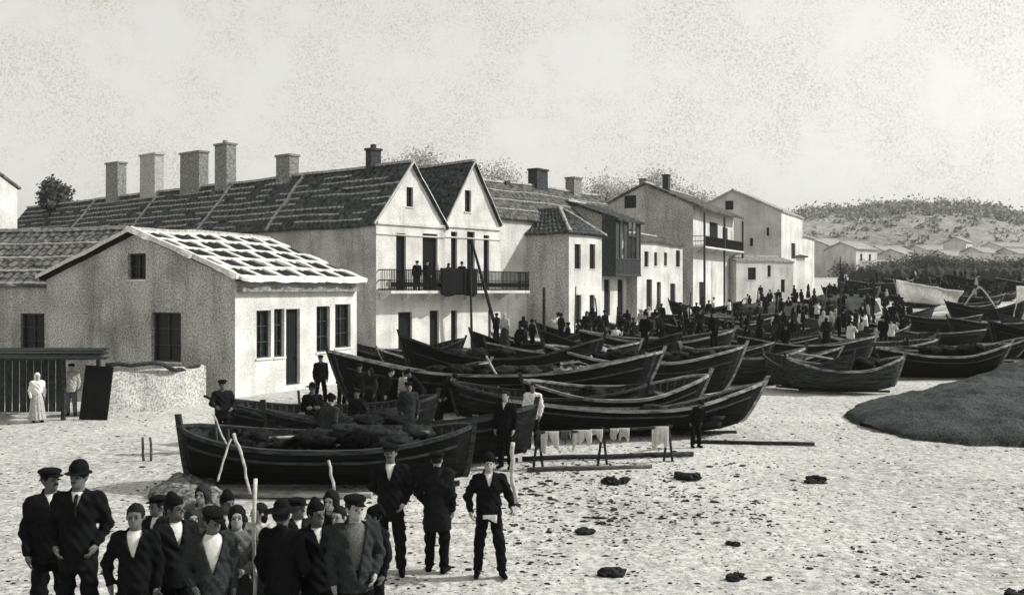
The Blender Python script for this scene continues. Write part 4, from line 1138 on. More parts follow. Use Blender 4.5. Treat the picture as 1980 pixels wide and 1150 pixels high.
# ------------------------------------------------------------------ people (signed-distance bodies meshed by surface nets)
class Field:
    def __init__(s, lo, hi, res):
        s.lo = np.array(lo, float); s.res = res
        s.n = (np.ceil((np.array(hi) - s.lo) / res)).astype(int) + 1
        s.D = np.full(s.n, 1.0, np.float32)
        s.ax = [s.lo[i] + np.arange(s.n[i]) * res for i in range(3)]
    def sub(s, lo, hi):
        a = np.maximum(0, np.floor((np.array(lo) - s.lo) / s.res).astype(int)); b = np.minimum(s.n, np.ceil((np.array(hi) - s.lo) / s.res).astype(int) + 1)
        return a, b
    def add(s, kind, *p, k=.03, op='u'):
        if kind == 'c':      # tapered capsule
            A, B, ra, rb = np.array(p[0], float), np.array(p[1], float), p[2], p[3]
            m = max(ra, rb) + k + 3 * s.res; lo, hi = np.minimum(A, B) - m, np.maximum(A, B) + m
        else:                # ellipsoid centre, radii, rotation(3x3 world->local)
            C = np.array(p[0], float); r = np.array(p[1], float); Rm = p[2] if len(p) > 2 else None
            m = r.max() + k + 3 * s.res; lo, hi = C - m, C + m
        a, b = s.sub(lo, hi)
        if (b <= a).any(): return
        sl = tuple(slice(a[i], b[i]) for i in range(3))
        X, Y, Z = np.meshgrid(s.ax[0][sl[0]], s.ax[1][sl[1]], s.ax[2][sl[2]], indexing='ij')
        if kind == 'c':
            d = B - A; L2 = (d * d).sum() + 1e-9
            t = np.clip(((X - A[0]) * d[0] + (Y - A[1]) * d[1] + (Z - A[2]) * d[2]) / L2, 0, 1)
            q = np.sqrt((X - A[0] - t * d[0]) ** 2 + (Y - A[1] - t * d[1]) ** 2 + (Z - A[2] - t * d[2]) ** 2) - (ra + (rb - ra) * t)
        else:
            x, y, z = X - C[0], Y - C[1], Z - C[2]
            if Rm is not None:
                x, y, z = (Rm[0][0] * x + Rm[0][1] * y + Rm[0][2] * z, Rm[1][0] * x + Rm[1][1] * y + Rm[1][2] * z, Rm[2][0] * x + Rm[2][1] * y + Rm[2][2] * z)
            k0 = np.sqrt((x / r[0]) ** 2 + (y / r[1]) ** 2 + (z / r[2]) ** 2); k1 = np.sqrt((x / r[0] ** 2) ** 2 + (y / r[1] ** 2) ** 2 + (z / r[2] ** 2) ** 2) + 1e-9
            q = k0 * (k0 - 1) / k1
        D = s.D[sl]
        if op == 'u':
            h = np.maximum(k - np.abs(D - q), 0) / k
            s.D[sl] = np.minimum(D, q) - h * h * k * .25
        else:
            h = np.maximum(k - np.abs(D + q), 0) / k
            s.D[sl] = np.maximum(D, -q) + h * h * k * .25
    def cut(s, fn):
        X, Y, Z = np.meshgrid(*s.ax, indexing='ij'); s.D = np.maximum(s.D, fn(X, Y, Z)).astype(np.float32)
    def disp(s, fn):
        X, Y, Z = np.meshgrid(*s.ax, indexing='ij'); s.D = (s.D + fn(X, Y, Z)).astype(np.float32)
    def mesh(s, name):
        D = s.D; D[0] = D[-1] = 1; D[:, 0] = D[:, -1] = 1; D[:, :, 0] = D[:, :, -1] = 1
        neg = D < 0
        c = [(i, j, k) for i in (0, 1) for j in (0, 1) for k in (0, 1)]
        n = D.shape
        cnt = sum(neg[i:n[0] - 1 + i, j:n[1] - 1 + j, k:n[2] - 1 + k].astype(np.int8) for i, j, k in c)
        act = (cnt > 0) & (cnt < 8)
        idx = np.full(act.shape, -1, int); I = np.argwhere(act)
        if len(I) == 0: return bpy.data.meshes.new(name)
        idx[act] = np.arange(len(I))
        P_ = np.zeros((len(I), 3)); W = np.zeros(len(I))
        for e0 in c:
            for ax in range(3):
                if e0[ax] == 1: continue
                e1 = list(e0); e1[ax] = 1
                d0 = D[I[:, 0] + e0[0], I[:, 1] + e0[1], I[:, 2] + e0[2]]; d1 = D[I[:, 0] + e1[0], I[:, 1] + e1[1], I[:, 2] + e1[2]]
                m = (d0 < 0) != (d1 < 0)
                t = np.where(m, d0 / np.where(m, d0 - d1, 1), 0)
                q = np.tile(np.array(e0, float), (len(I), 1)); q[:, ax] += t
                P_[m] += q[m]; W[m] += 1
        V = s.lo + (I + P_ / W[:, None]) * s.res
        faces = []
        for ax in range(3):
            o1, o2 = (ax + 1) % 3, (ax + 2) % 3
            a = [slice(None)] * 3; b = [slice(None)] * 3; a[ax] = slice(0, -1); b[ax] = slice(1, None)
            na, nb = neg[tuple(a)], neg[tuple(b)]
            E = np.argwhere(na != nb)
            E = E[(E[:, o1] > 0) & (E[:, o2] > 0) & (E[:, o1] < n[o1] - 1) & (E[:, o2] < n[o2] - 1)]
            sgn = na[E[:, 0], E[:, 1], E[:, 2]]
            def g(d1, d2):
                Q = E.copy(); Q[:, o1] -= d1; Q[:, o2] -= d2; return idx[Q[:, 0], Q[:, 1], Q[:, 2]]
            q = np.stack([g(1, 1), g(0, 1), g(0, 0), g(1, 0)], 1)
            q[~sgn] = q[~sgn][:, ::-1]
            faces.append(q)
        Fc = np.concatenate(faces); Fc = Fc[(Fc >= 0).all(1)]
        me = bpy.data.meshes.new(name)
        me.vertices.add(len(V)); me.vertices.foreach_set('co', V.astype(np.float32).ravel())
        me.loops.add(len(Fc) * 4); me.loops.foreach_set('vertex_index', Fc.ravel().astype(np.int32))
        me.polygons.add(len(Fc)); me.polygons.foreach_set('loop_start', np.arange(0, len(Fc) * 4, 4, dtype=np.int32)); me.polygons.foreach_set('loop_total', np.full(len(Fc), 4, np.int32))
        me.update(calc_edges=True); me.validate()
        return me

def rotm(ax, a):
    return np.array(Matrix.Rotation(a, 3, ax))

def make_person(label, res=.016, sex='m', top=M_black, bottom=M_black, hat='cap', hatm=M_black, lean=0, yaw=0, turn=0, nod=0, la=None, ra=None, lf=None, rf_=None,
                skin=M_skin, shirt=True, vopen=.22, coat=.80, fat=1.0, headk=1.0, hairm=M_hair, apron=None, shawl=None, group=None, fine=True, seed=0, hair='short', barefoot=False, vest=None, beard=False, tie=False):
    root = thing('person', label, 'person', group=group)
    hip = np.array((0, 0, .92))
    U = rotm('Z', R(yaw)) @ rotm('X', R(-lean) * -1)        # lean forward (towards -y)
    def ub(p_): return hip + U @ (np.array(p_, float) - hip)
    neck = ub((0, .005, 1.50)); Hm = U @ rotm('Z', R(turn)) @ rotm('X', R(nod)); hc = ub((0, -.005, 1.535)) + Hm @ np.array((0, 0, .09))
    def hd(x, y, z): return hc + Hm @ (np.array((x, y, z)) * headk)
    inv = U.T; hinv = Hm.T
    def ad(i, v): return v if v is not None else i
    S = {-1: ub((-.172, .0, 1.40)), 1: ub((.172, .0, 1.40))}
    POCK = ((.262, .06, 1.14), (.185, -.10, .97)); HANG = ((.232, .035, 1.13), (.222, -.05, .89)); FOLD = ((.245, -.03, 1.15), (-.02, -.21, 1.17)); BACK = ((.25, .10, 1.14), (.05, .17, .98))
    def arm(v, s):
        v = {'pocket': POCK, 'fold': FOLD, 'back': BACK, None: HANG}.get(v, v) if v is None or isinstance(v, str) else v
        return tuple((q[0] * (s if v in (POCK, HANG, FOLD, BACK) else 1), q[1], q[2]) for q in v)
    la, ra = arm(la, -1), arm(ra, 1)
    arms = {-1: [np.array(v, float) for v in la], 1: [np.array(v, float) for v in ra]}
    if lean:
        for s in arms: arms[s] = [ub(v) for v in arms[s]]
    feet = {-1: np.array(lf if lf else (-.11, .02, .07), float), 1: np.array(rf_ if rf_ else (.12, -.02, .07), float)}
    lo = [min(-.48, min(v[0] for a in arms.values() for v in a) - .2), -.5, -.02]; hi = [-lo[0], .42, 1.95]
    for s in arms:
        for v in arms[s]:
            lo[0] = min(lo[0], v[0] - .2); hi[0] = max(hi[0], v[0] + .2); lo[1] = min(lo[1], v[1] - .2); hi[1] = max(hi[1], v[1] + .2); hi[2] = max(hi[2], v[2] + .25)
    hp = hd(0, 0, 0); lo[1] = min(lo[1], hp[1] - .3); hi[1] = max(hi[1], hp[1] + .3); lo[0] = min(lo[0], hp[0] - .3); hi[0] = max(hi[0], hp[0] + .3)
    hi[2] = max(hi[2] if hi[2] > 1.96 else 0, hp[2] + .35)
    fk = (lo, hi)
    # --- body: one continuous surface
    f = Field(*fk, res=min(res, .013) if fine else res)
    f.add('e', ub((0, 0, .95)), (.145, .10, .13), inv); f.add('e', ub((0, 0, 1.12)), (.13 * fat, .09 * fat, .16), inv, k=.05); f.add('e', ub((0, 0, 1.30)), (.155, .105, .18), inv, k=.05)
    f.add('c', S[-1], S[1], .05, .05, k=.05); f.add('c', ub((0, .01, 1.40)), neck, .058, .05, k=.04); f.add('c', neck, hd(0, .01, -.05), .05, .048, k=.03)
    f.add('e', hd(0, .012, .012), (.075 * headk, .092 * headk, .10 * headk), hinv, k=.02)
    f.add('e', hd(0, -.03, -.055), (.052 * headk, .058 * headk, .055 * headk), hinv, k=.03)
    if fine:
        f.add('c', hd(0, -.082, .012), hd(0, -.106, -.022), .009, .014, k=.012)
        f.add('c', hd(-.035, -.078, .03), hd(.035, -.078, .03), .012, .012, k=.015)
        for s in (-1, 1):
            f.add('e', hd(s * .031, -.092, .008), (.017, .010, .009), hinv, k=.01, op='s')
            f.add('e', hd(s * .079, .012, -.01), (.011, .02, .03), hinv, k=.01)
        f.add('e', hd(0, -.094, -.052), (.026, .012, .005), hinv, k=.006, op='s')
        f.add('c', hd(-.015, -.086, -.06), hd(.015, -.086, -.06), .008, .008, k=.01)
        f.add('e', hd(0, -.075, -.09), (.02, .018, .016), hinv, k=.015)
    for s in (-1, 1):
        e, w = arms[s]
        f.add('c', S[s], e, .05, .04, k=.03); f.add('c', e, w, .039, .026, k=.02)
        d = (w - e) / (np.linalg.norm(w - e) + 1e-9)
        side = np.cross(d, np.array((s * 1.0, 0.15, 0))); side /= np.linalg.norm(side) + 1e-9      # runs thumb -> little finger
        if side[1] > 0: side = -side
        nrm = np.cross(d, side)
        if nrm[0] * s > 0: nrm = -nrm                                                                # palm looks at the body
        if fine:
            f.add('c', w, w + d * .035, .026, .03, k=.015)
            f.add('e', w + d * .055, (.024, .042, .045), np.array([nrm, side, d]), k=.015)
            for q, (off, ln) in enumerate(((.030, .068), (.011, .078), (-.009, .073), (-.028, .058))):
                b0 = w + d * .09 + side * off; b1 = b0 + d * ln * .5 + nrm * .010; b2 = b1 + d * ln * .32 + nrm * .028
                f.add('c', b0 - d * .02, b1, .0105, .0095, k=.004); f.add('c', b1, b2, .0095, .0085, k=.004)
            t0 = w + d * .03 + side * .032; t1 = t0 + d * .035 + side * .026 + nrm * .012; t2 = t1 + d * .032 + nrm * .01
            f.add('c', t0, t1, .013, .0115, k=.008); f.add('c', t1, t2, .0115, .0095, k=.004)
        else:
            f.add('c', w, w + d * .13, .03, .024, k=.02)
        hj = np.array((s * .085, 0, .90)); ft = feet[s]; kn = (hj + ft) / 2 + np.array((s * .012, -.03, .0)); kn[2] = .49 + max(0, ft[2] - .07) * .5
        f.add('c', hj, kn, .075, .052, k=.03); f.add('c', kn, ft, .05, .034, k=.02)
        toe = ft + np.array((s * .03, -.15, -.035)); heel = ft + np.array((0, .04, -.03))
        f.add('c', heel, toe, .034, .028, k=.02)
    obj('body', f.mesh('body'), skin, root, True)
    if fine and res < .018:
        for s in (-1, 1):
            b_ = bmesh.new(); bmesh.ops.create_icosphere(b_, subdivisions=2, radius=.0088 * headk); eo = obj('eye', b_, M_hair, root, True); eo.location = hd(s * .031, -.082, .005)
        if beard:
            f = Field(hp - .25, hp + .2, .009)
            f.add('c', hd(-.028, -.088, -.042), hd(.0, -.098, -.036), .007, .011, k=.008); f.add('c', hd(.028, -.088, -.042), hd(.0, -.098, -.036), .007, .011, k=.008)
            obj('moustache', f.mesh('moustache'), hairm, root, True)
    if tie:
        f = Field(*fk, res=res); f.add('c', ub((0, -.072, 1.452)), ub((0, -.128, 1.40)), .02, .016, k=.01); f.add('c', ub((0, -.128, 1.40)), ub((0, -.142, 1.27)), .015, .02, k=.01)
        obj('necktie', f.mesh('necktie'), M_black2, root, True)
    wr = .010
    def wrinkle(a):
        return lambda X, Y, Z: a * (np.sin(X * 31 + np.sin(Z * 17 + seed) * 2.2 + seed) * np.sin(Z * 23 + np.sin(Y * 19) * 1.5) + .5 * np.sin(X * 57 + Z * 41 + Y * 37 + seed))
    # --- shirt
    if shirt:
        f = Field(*fk, res=res)
        f.add('e', ub((0, 0, 1.12)), (.145 * fat, .108 * fat, .17), inv, k=.05); f.add('e', ub((0, 0, 1.30)), (.172, .122, .19), inv, k=.05); f.add('c', ub((0, .008, 1.42)), ub((0, .004, 1.462)), .068, .060, k=.03)
        o = obj('shirt', f.mesh('shirt'), M_shirt if vest is None else vest, root, True)
    # --- jacket or blouse
    f = Field(*fk, res=res)
    f.add('e', ub((0, 0, 1.30)), (.20, .142, .21), inv, k=.05); f.add('e', ub((0, 0, 1.10)), (.175 * fat, .135 * fat, .2), inv, k=.06)
    f.add('c', S[-1], S[1], .072, .072, k=.05)
    if sex == 'm': f.add('c', ub((0, 0, 1.0)), ub((0, 0, coat)), .175 * fat, .185 * fat, k=.05)
    for s in (-1, 1):
        e, w = arms[s]; f.add('c', S[s], e, .076, .064, k=.04); f.add('c', e, e + (w - e) * .93, .063, .046, k=.02)
    f.add('c', ub((0, .02, 1.44)), ub((0, .03, 1.49)), .082, .07, k=.03)
    f.disp(wrinkle(wr))
    Ui = U.T
    def loc_(X, Y, Z):
        x, y, z = X - hip[0], Y - hip[1], Z - hip[2]
        return (Ui[0][0] * x + Ui[0][1] * y + Ui[0][2] * z, Ui[1][0] * x + Ui[1][1] * y + Ui[1][2] * z, Ui[2][0] * x + Ui[2][1] * y + Ui[2][2] * z + hip[2])
    def cutter(X, Y, Z):
        x, y, z = loc_(X, Y, Z)
        near = np.minimum(1, np.maximum(np.abs(x) - .25, -1))                 # only the trunk is cut, never the sleeves
        r = np.full(X.shape, -1.0)
        if shirt and vopen:
            zb = 1.44 - vopen
            v = np.maximum(np.abs(x) - (z - zb) * (.30 if vopen < .4 else .2), y + .02)
            v = np.maximum(v, zb - z); r = np.maximum(r, -v)
        nk = np.maximum(np.sqrt(x ** 2 + (y - .0) ** 2) - .066, 1.44 - z); r = np.maximum(r, -nk)
        hem = np.maximum((coat if sex == 'm' else .9) - z, np.abs(x) - .215); r = np.maximum(r, np.minimum(((coat if sex == 'm' else .9) - z), .23 - np.abs(x)))
        return r
    f.cut(cutter)
    obj('jacket' if sex == 'm' else 'blouse', f.mesh('jacket'), top, root, True)
    # --- trousers or skirt
    f = Field(*fk, res=res)
    if sex == 'm':
        f.add('e', (0, 0, .93), (.165 * fat, .125 * fat, .13), k=.04)
        for s in (-1, 1):
            hj = np.array((s * .085, 0, .90)); ft = feet[s]; kn = (hj + ft) / 2 + np.array((s * .012, -.03, .0)); kn[2] = .49 + max(0, ft[2] - .07) * .5
            f.add('c', hj, kn, .098, .078, k=.03); f.add('c', kn, ft + np.array((0, 0, .03)), .076, .068, k=.03)
        f.disp(wrinkle(wr)); f.cut(lambda X, Y, Z: .085 - Z)
        obj('trousers', f.mesh('trousers'), bottom, root, True)
    else:
        f.add('c', (0, 0, 1.02), (0, .01, .75), .125, .20, k=.05); f.add('c', (0, .01, .78), (0, .02, .05), .20, .285, k=.05)
        f.disp(lambda X, Y, Z: .016 * np.sin(np.arctan2(Y, X) * 13 + np.sin(Z * 5 + seed)) * np.clip((1.05 - Z) * 1.4, 0, 1)); f.cut(lambda X, Y, Z: np.maximum(.09 - Z, Z - 1.08))
        obj('skirt', f.mesh('skirt'), bottom, root, True)
        if apron:
            f2 = Field(*fk, res=res)
            f2.add('c', (0, -.02, 1.0), (0, -.015, .75), .128, .205, k=.05); f2.add('c', (0, -.015, .78), (0, .0, .2), .205, .28, k=.05)
            f2.disp(lambda X, Y, Z: .012 * np.sin(X * 40 + seed) * np.clip((1.05 - Z) * 1.4, 0, 1)); f2.cut(lambda X, Y, Z: np.maximum(np.maximum(.32 - Z, Z - 1.02), np.maximum(np.abs(X) - .17, Y + .03)))
            obj('apron', f2.mesh('apron'), apron, root, True)
    for s in () if barefoot else (-1, 1):
            f = Field((-.45, -.5, -.02), (.45, .3, .3), min(res, .02))
            ft = feet[s]; toe = ft + np.array((s * .03, -.16, -.032)); heel = ft + np.array((0, .045, -.028))
            f.add('c', heel, toe, .045, .038, k=.02); f.add('c', ft + np.array((0, .01, .05)), heel, .048, .045, k=.02)
            f.cut(lambda X, Y, Z: .0 - Z)
            obj('shoe', f.mesh('shoe'), M_black, root, True)
    if shawl:
        f = Field(*fk, res=res)
        f.add('c', S[-1] + np.array((0, 0, .02)), S[1] + np.array((0, 0, .02)), .095, .095, k=.06); f.add('e', ub((0, .01, 1.28)), (.24, .17, .22), inv, k=.06)
        f.disp(wrinkle(.014))
        f.cut(lambda X, Y, Z: np.maximum(1.12 + .5 * np.abs(X) * 0 - Z, -np.maximum(np.sqrt((X - neck[0]) ** 2 + (Y - neck[1]) ** 2) - .075, neck[2] - .05 - Z)))
        obj('shawl', f.mesh('shawl'), shawl, root, True)
    # --- hair and headgear
    f = Field(hp - .28, hp + .30, min(res, .013))
    f.add('e', hd(0, .022, .026), (.084 * headk, .096 * headk, .10 * headk), hinv, k=.02)
    if hair == 'long': f.add('e', hd(0, .06, -.05), (.08, .06, .11), hinv, k=.03)
    def faceclip(X, Y, Z):
        x, y, z = X - hc[0], Y - hc[1], Z - hc[2]
        yy = Hm[0][1] * x + Hm[1][1] * y + Hm[2][1] * z; zz = Hm[0][2] * x + Hm[1][2] * y + Hm[2][2] * z
        return np.maximum(-.045 - zz, -(np.maximum(yy + .045, zz - .055)))
    if hair != 'long': f.cut(faceclip)
    else:
        def fc2(X, Y, Z):
            x, y, z = X - hc[0], Y - hc[1], Z - hc[2]
            yy = Hm[0][1] * x + Hm[1][1] * y + Hm[2][1] * z; zz = Hm[0][2] * x + Hm[1][2] * y + Hm[2][2] * z
            return -(np.maximum(yy + .03, zz - .055))
        f.cut(fc2)
    f.disp(lambda X, Y, Z: .003 * np.sin(X * 160) * np.sin(Y * 140 + Z * 90))
    obj('hair', f.mesh('hair'), hairm, root, True)
    if hat:
        f = Field(hp - .34, hp + .36, min(res, .014))
        if hat == 'cap':
            f.add('e', hd(0, .015, .085), (.115, .125, .042), hinv, k=.02); f.add('e', hd(0, .02, .055), (.088, .10, .05), hinv, k=.02); f.add('e', hd(0, -.105, .052), (.07, .055, .010), hinv, k=.012)
        elif hat == 'bowler':
            f.add('e', hd(0, .01, .075), (.09, .105, .105), hinv, k=.02); f.add('e', hd(0, .005, .042), (.135, .155, .014), hinv, k=.015)
        elif hat == 'wide':
            f.add('e', hd(0, .01, .085), (.085, .095, .085), hinv, k=.02); f.add('e', hd(0, .005, .05), (.19, .2, .013), hinv, k=.02)
        elif hat == 'scarf':
            f.add('e', hd(0, .02, .015), (.10, .115, .125), hinv, k=.03); f.add('e', hd(0, .05, -.1), (.095, .085, .1), hinv, k=.04); f.add('e', hd(0, .1, -.16), (.07, .03, .1), hinv, k=.04)
            f.add('e', hd(0, -.105, -.02), (.062, .09, .088), hinv, k=.02, op='s')
        elif hat == 'stocking':
            f.add('e', hd(0, .015, .06), (.09, .105, .085), hinv, k=.02); f.add('c', hd(.02, .06, .12), hd(.1, .12, .03), .05, .025, k=.03)
        f.disp(lambda X, Y, Z: .003 * np.sin(X * 50 + seed) * np.sin(Y * 45 + Z * 60))
        obj('headscarf' if hat == 'scarf' else 'cap' if hat in ('cap', 'stocking') else 'hat', f.mesh('hat'), hatm, root, True)
    return root

def put(o, px, Y, face=0, h=1.70, z=None):
    """face: degrees the figure is turned from looking at the camera, positive towards the right"""
    g = G(px, Y); o.location = (g.x, g.y, g.z + .01 if z is None else z); o.rotation_euler = (0, 0, R(face)); s = h / 1.76; o.scale = (s, s, s)
    return o

FG = 'front group of men and children'
# two men at the left
put(make_person('man in black suit and flat cap at the far left, beside the bowler hat', top=M_black, hat='cap', skin=M_skind, turn=25, vopen=.14, seed=1, beard=True, ra=((.27, -.02, 1.14), (.18, -.2, 1.02)), group=FG), 98, 10.4, 35, 1.8)
put(make_person('man in black suit and bowler hat beside the capped man at far left', top=M_black, hat='bowler', skin=M_skind, vopen=.13, seed=2, beard=True, tie=True, ra='pocket', la='pocket', turn=-15, coat=.72, group=FG), 152, 10.1, 10, 1.83)
# the row of children
put(make_person('bareheaded boy in an open black jacket and white shirt, leftmost of the children', top=M_black, hat=None, skin=M_skind, vopen=.24, headk=1.12, seed=3, tie=False, la=((-.29, .02, 1.15), (-.24, -.06, .93)), group=FG), 262, 8.5, 8, 1.44)
put(make_person('child in a dark round cap behind the leftmost boy’s shoulder', top=M_black2, hat='stocking', skin=M_skind, vopen=.2, headk=1.12, seed=4, ra='pocket', turn=30, group=FG), 338, 9.1, 40, 1.5)
put(make_person('boy in a dark jacket and wide open white shirt, head bent under a flat cap', top=M_dgrey, hat='cap', skin=M_skind, vopen=.36, headk=1.12, seed=5, la='pocket', turn=25, nod=12, lean=6, group=FG), 408, 8.4, 25, 1.43)
put(make_person('girl in a grey blouse holding her hands together beside the upright staff', sex='f', top=M_mgrey, bottom=M_dgrey, hat='scarf', hatm=M_black2, skin=M_skin, shirt=False, headk=1.12, seed=6, la=((-.26, -.05, 1.14), (-.08, -.23, 1.08)), ra=((.26, -.05, 1.14), (.07, -.24, 1.08)), group=FG), 458, 8.9, 15, 1.42)
put(make_person('woman with grey shawl and kerchief behind the children, by the nearest boat', sex='f', top=M_mgrey, bottom=M_black2, hat='scarf', hatm=M_dgrey, shawl=M_mgrey, skin=M_skin, shirt=False, seed=7, group=FG), 392, 11.4, -10, 1.62)
put(make_person('child in a dark coat and broad hat, seen from behind right of the staff', top=M_black, hat='wide', skin=M_skind, shirt=False, headk=1.1, seed=8, la=((-.28, .05, 1.12), (-.16, -.2, .98)), group=FG), 545, 8.6, 165, 1.45)
put(make_person('small boy in black between the child in the coat and the boy in the waistcoat', top=M_black, hat='stocking', skin=M_skind, vopen=.12, headk=1.12, seed=9, turn=20, group=FG), 612, 8.9, 25, 1.45)
put(make_person('boy in flat cap and grey waistcoat at the right end of the children', top=M_dgrey, hat='cap', skin=M_skin, vopen=.5, vest=M_mgrey, ra='pocket', headk=1.1, seed=10, nod=5, turn=15, group=FG), 686, 8.6, 20, 1.52)
put(make_person('girl in a black kerchief half hidden behind the boy in the waistcoat', sex='f', top=M_black2, bottom=M_black, hat='scarf', hatm=M_black2, skin=M_skin, shirt=False, headk=1.05, seed=11, group=FG), 640, 10.6, -12, 1.55)
for a in ((305, 10.6, 1.5, dict(top=M_black2, hat='cap', skin=M_skind, vopen=.12, seed=51, turn=-20, la='pocket'), 'boy in a dark cap peering over the shoulder of the leftmost boy'),
          (372, 10.2, 1.36, dict(sex='f', top=M_dgrey, bottom=M_black, hat='scarf', hatm=M_dgrey, skin=M_skin, shirt=False, seed=52, turn=15), 'small girl in a grey kerchief between the capped boys'),
          (500, 10.4, 1.42, dict(sex='f', top=M_pale, bottom=M_dgrey, hat=None, hair='long', skin=M_skin, shirt=False, seed=53, turn=-25), 'bareheaded girl in a pale blouse just right of the staff'),
          (575, 10.2, 1.48, dict(top=M_black2, hat='cap', skin=M_skind, vopen=.1, seed=54, turn=30, ra='fold'), 'capped boy behind the child in the broad hat'),
          (655, 9.6, 1.40, dict(top=M_black, hat=None, skin=M_skin, vopen=.3, seed=55, turn=-10, la='pocket'), 'bareheaded boy with white shirt front beside the boy in the waistcoat'),
          (722, 10.4, 1.38, dict(top=M_black2, hat='stocking', skin=M_skind, vopen=.1, seed=56, turn=-35), 'small boy at the right end of the children, before the tall man'),
          (440, 10.8, 1.52, dict(top=M_black2, hat='stocking', skin=M_skind, vopen=.14, seed=57, turn=20, la='fold'), 'youth in a knitted cap behind the girl in grey')):
    px, Y, h_, kw, lb = a; kw.setdefault('headk', 1.08)
    put(make_person(lb, group=FG, **kw), px, Y, kw['turn'], h_)
# standing men
put(make_person('tall man in black suit and cap with white shirt front, in mid group', top=M_black, hat='cap', skin=M_skind, vopen=.17, coat=.74, seed=12, beard=True, ra='pocket', la='back', lf=(-.15, .02, .07), rf_=(.15, -.02, .07), group=FG), 755, 13.8, 0, 1.84)
put(make_person('stout figure in a long dark coat, seen from behind, right of the tall man', top=M_black2, hat='cap', shirt=False, fat=1.12, coat=.62, shawl=M_black2, seed=13, ra=((.29, .0, 1.14), (.2, -.12, .95)), group=FG), 845, 13.9, 168, 1.72)
put(make_person('man in dark clothes with a pale belt cloth, rightmost of the front group', top=M_black, hat='stocking', skin=M_skin, vopen=.14, coat=.86, seed=14, lf=(-.16, .03, .07), rf_=(.19, -.05, .07), la=((-.30, .03, 1.15), (-.27, -.10, .96)), ra=((.30, .02, 1.16), (.32, -.12, 1.02)), group=FG), 945, 13.7, 6, 1.70)
# pale belt cloth of that man lies as his own apron-like sash
bm = bmesh.new(); drape(bm, -.10, .10, 0, -.17, 0, nx=8, nz=6, amp=.012, ragged=.8, seed=6, th=.006)
sash = obj('sash', bm, M_shirt, bpy.data.objects[[o.name for o in bpy.data.objects if o.get('label', '').startswith('man in dark clothes with a pale belt')][0]], True); sash.location = (0, -.215, .93)
# people among the near boats
put(make_person('dark man standing between the boats behind the right-hand man of the front group', top=M_black, hat=None, skin=M_skin, vopen=.1, seed=15, res=.02, group='men working at the near boats'), 977, 22.0, -20, 1.74)
put(make_person('man in dark clothes carrying a long oar behind the stern of the nearest boat', top=M_black2, hat='cap', skin=M_skind, shirt=False, seed=16, res=.02, la=((-.28, -.08, 1.18), (-.22, -.3, 1.12)), ra=((.28, -.06, 1.14), (.15, -.3, 1.06)), group='men working at the near boats'), 430, 24.3, 30, 1.78)
put(make_person('person leaning on the middle of the nearest boat, dark with a pale sleeve', top=M_dgrey, hat='stocking', skin=M_skin, shirt=False, lean=14, seed=17, res=.02, group='men working at the near boats'), 632, 21.6, 150, 1.70)
put(make_person('man with legs apart standing alone before the white storehouse wall', top=M_black, hat='cap', skin=M_skind, shirt=False, seed=18, res=.02, lf=(-.17, 0, .07), rf_=(.17, 0, .07), group='men working at the near boats'), 620, 34.3, 20, 1.72)
put(make_person('man in black beside the prow, right of the lone man at the storehouse wall', top=M_black, hat='bowler', skin=M_skind, vopen=.12, seed=19, res=.02, lean=5, group='men working at the near boats'), 660, 33.6, 60, 1.72)
put(make_person('woman in a pale smock standing against the long pale-gunwaled boat', sex='f', top=M_pale, bottom=M_mgrey, hat='scarf', hatm=M_black2, shirt=False, seed=20, res=.02, group='men working at the near boats'), 782, 30.6, -30, 1.5)
put(make_person('dark man bending over beside the long pale-gunwaled boat', top=M_black, hat='cap', shirt=False, lean=48, seed=21, res=.02, la=((-.25, -.08, 1.15), (-.18, -.2, .93)), ra=((.25, -.08, 1.15), (.2, -.2, .95)), group='men working at the near boats'), 848, 29.6, 70, 1.72)
put(make_person('dark bareheaded man looking into the broad boat from its left end', top=M_black, hat=None, shirt=False, lean=20, seed=22, res=.02, group='men working at the near boats'), 742, 29.8, 100, 1.66)
put(make_person('woman in white with a pale kerchief sitting in the shade of the lean-to', sex='f', top=M_shirt, bottom=M_pale, hat='scarf', hatm=M_shirt, shirt=False, seed=23, res=.02), 72, 29.6, 40, 1.5)
put(make_person('man in a pale shirt and dark breeches standing under the lean-to between post and board', top=M_pale, bottom=M_mgrey, hat='cap', skin=M_skin, shirt=False, seed=24, res=.02), 138, 31.2, 10, 1.66)
put(make_person('tall dark capped man standing high in a second-row boat', top=M_black, hat='cap', shirt=False, seed=25, res=.022), 1380, 44.5, 25, 1.78, z=1.25)
put(make_person('man standing in a boat left of the tall silhouette, dark and broad', top=M_black, hat='wide', shirt=False, seed=26, res=.022), 1247, 45.0, -30, 1.74, z=1.2)
put(make_person('person on the balcony of the first gabled house looking down at the beach', top=M_black2, hat='cap', shirt=False, seed=27, res=.022), 826, 55.8, 20, 1.7, z=3.96)
put(make_person('woman on the balcony beside the black cloth', sex='f', top=M_black2, bottom=M_black2, hat='scarf', hatm=M_black, shirt=False, seed=28, res=.022), 868, 57.4, 40, 1.6, z=3.96)

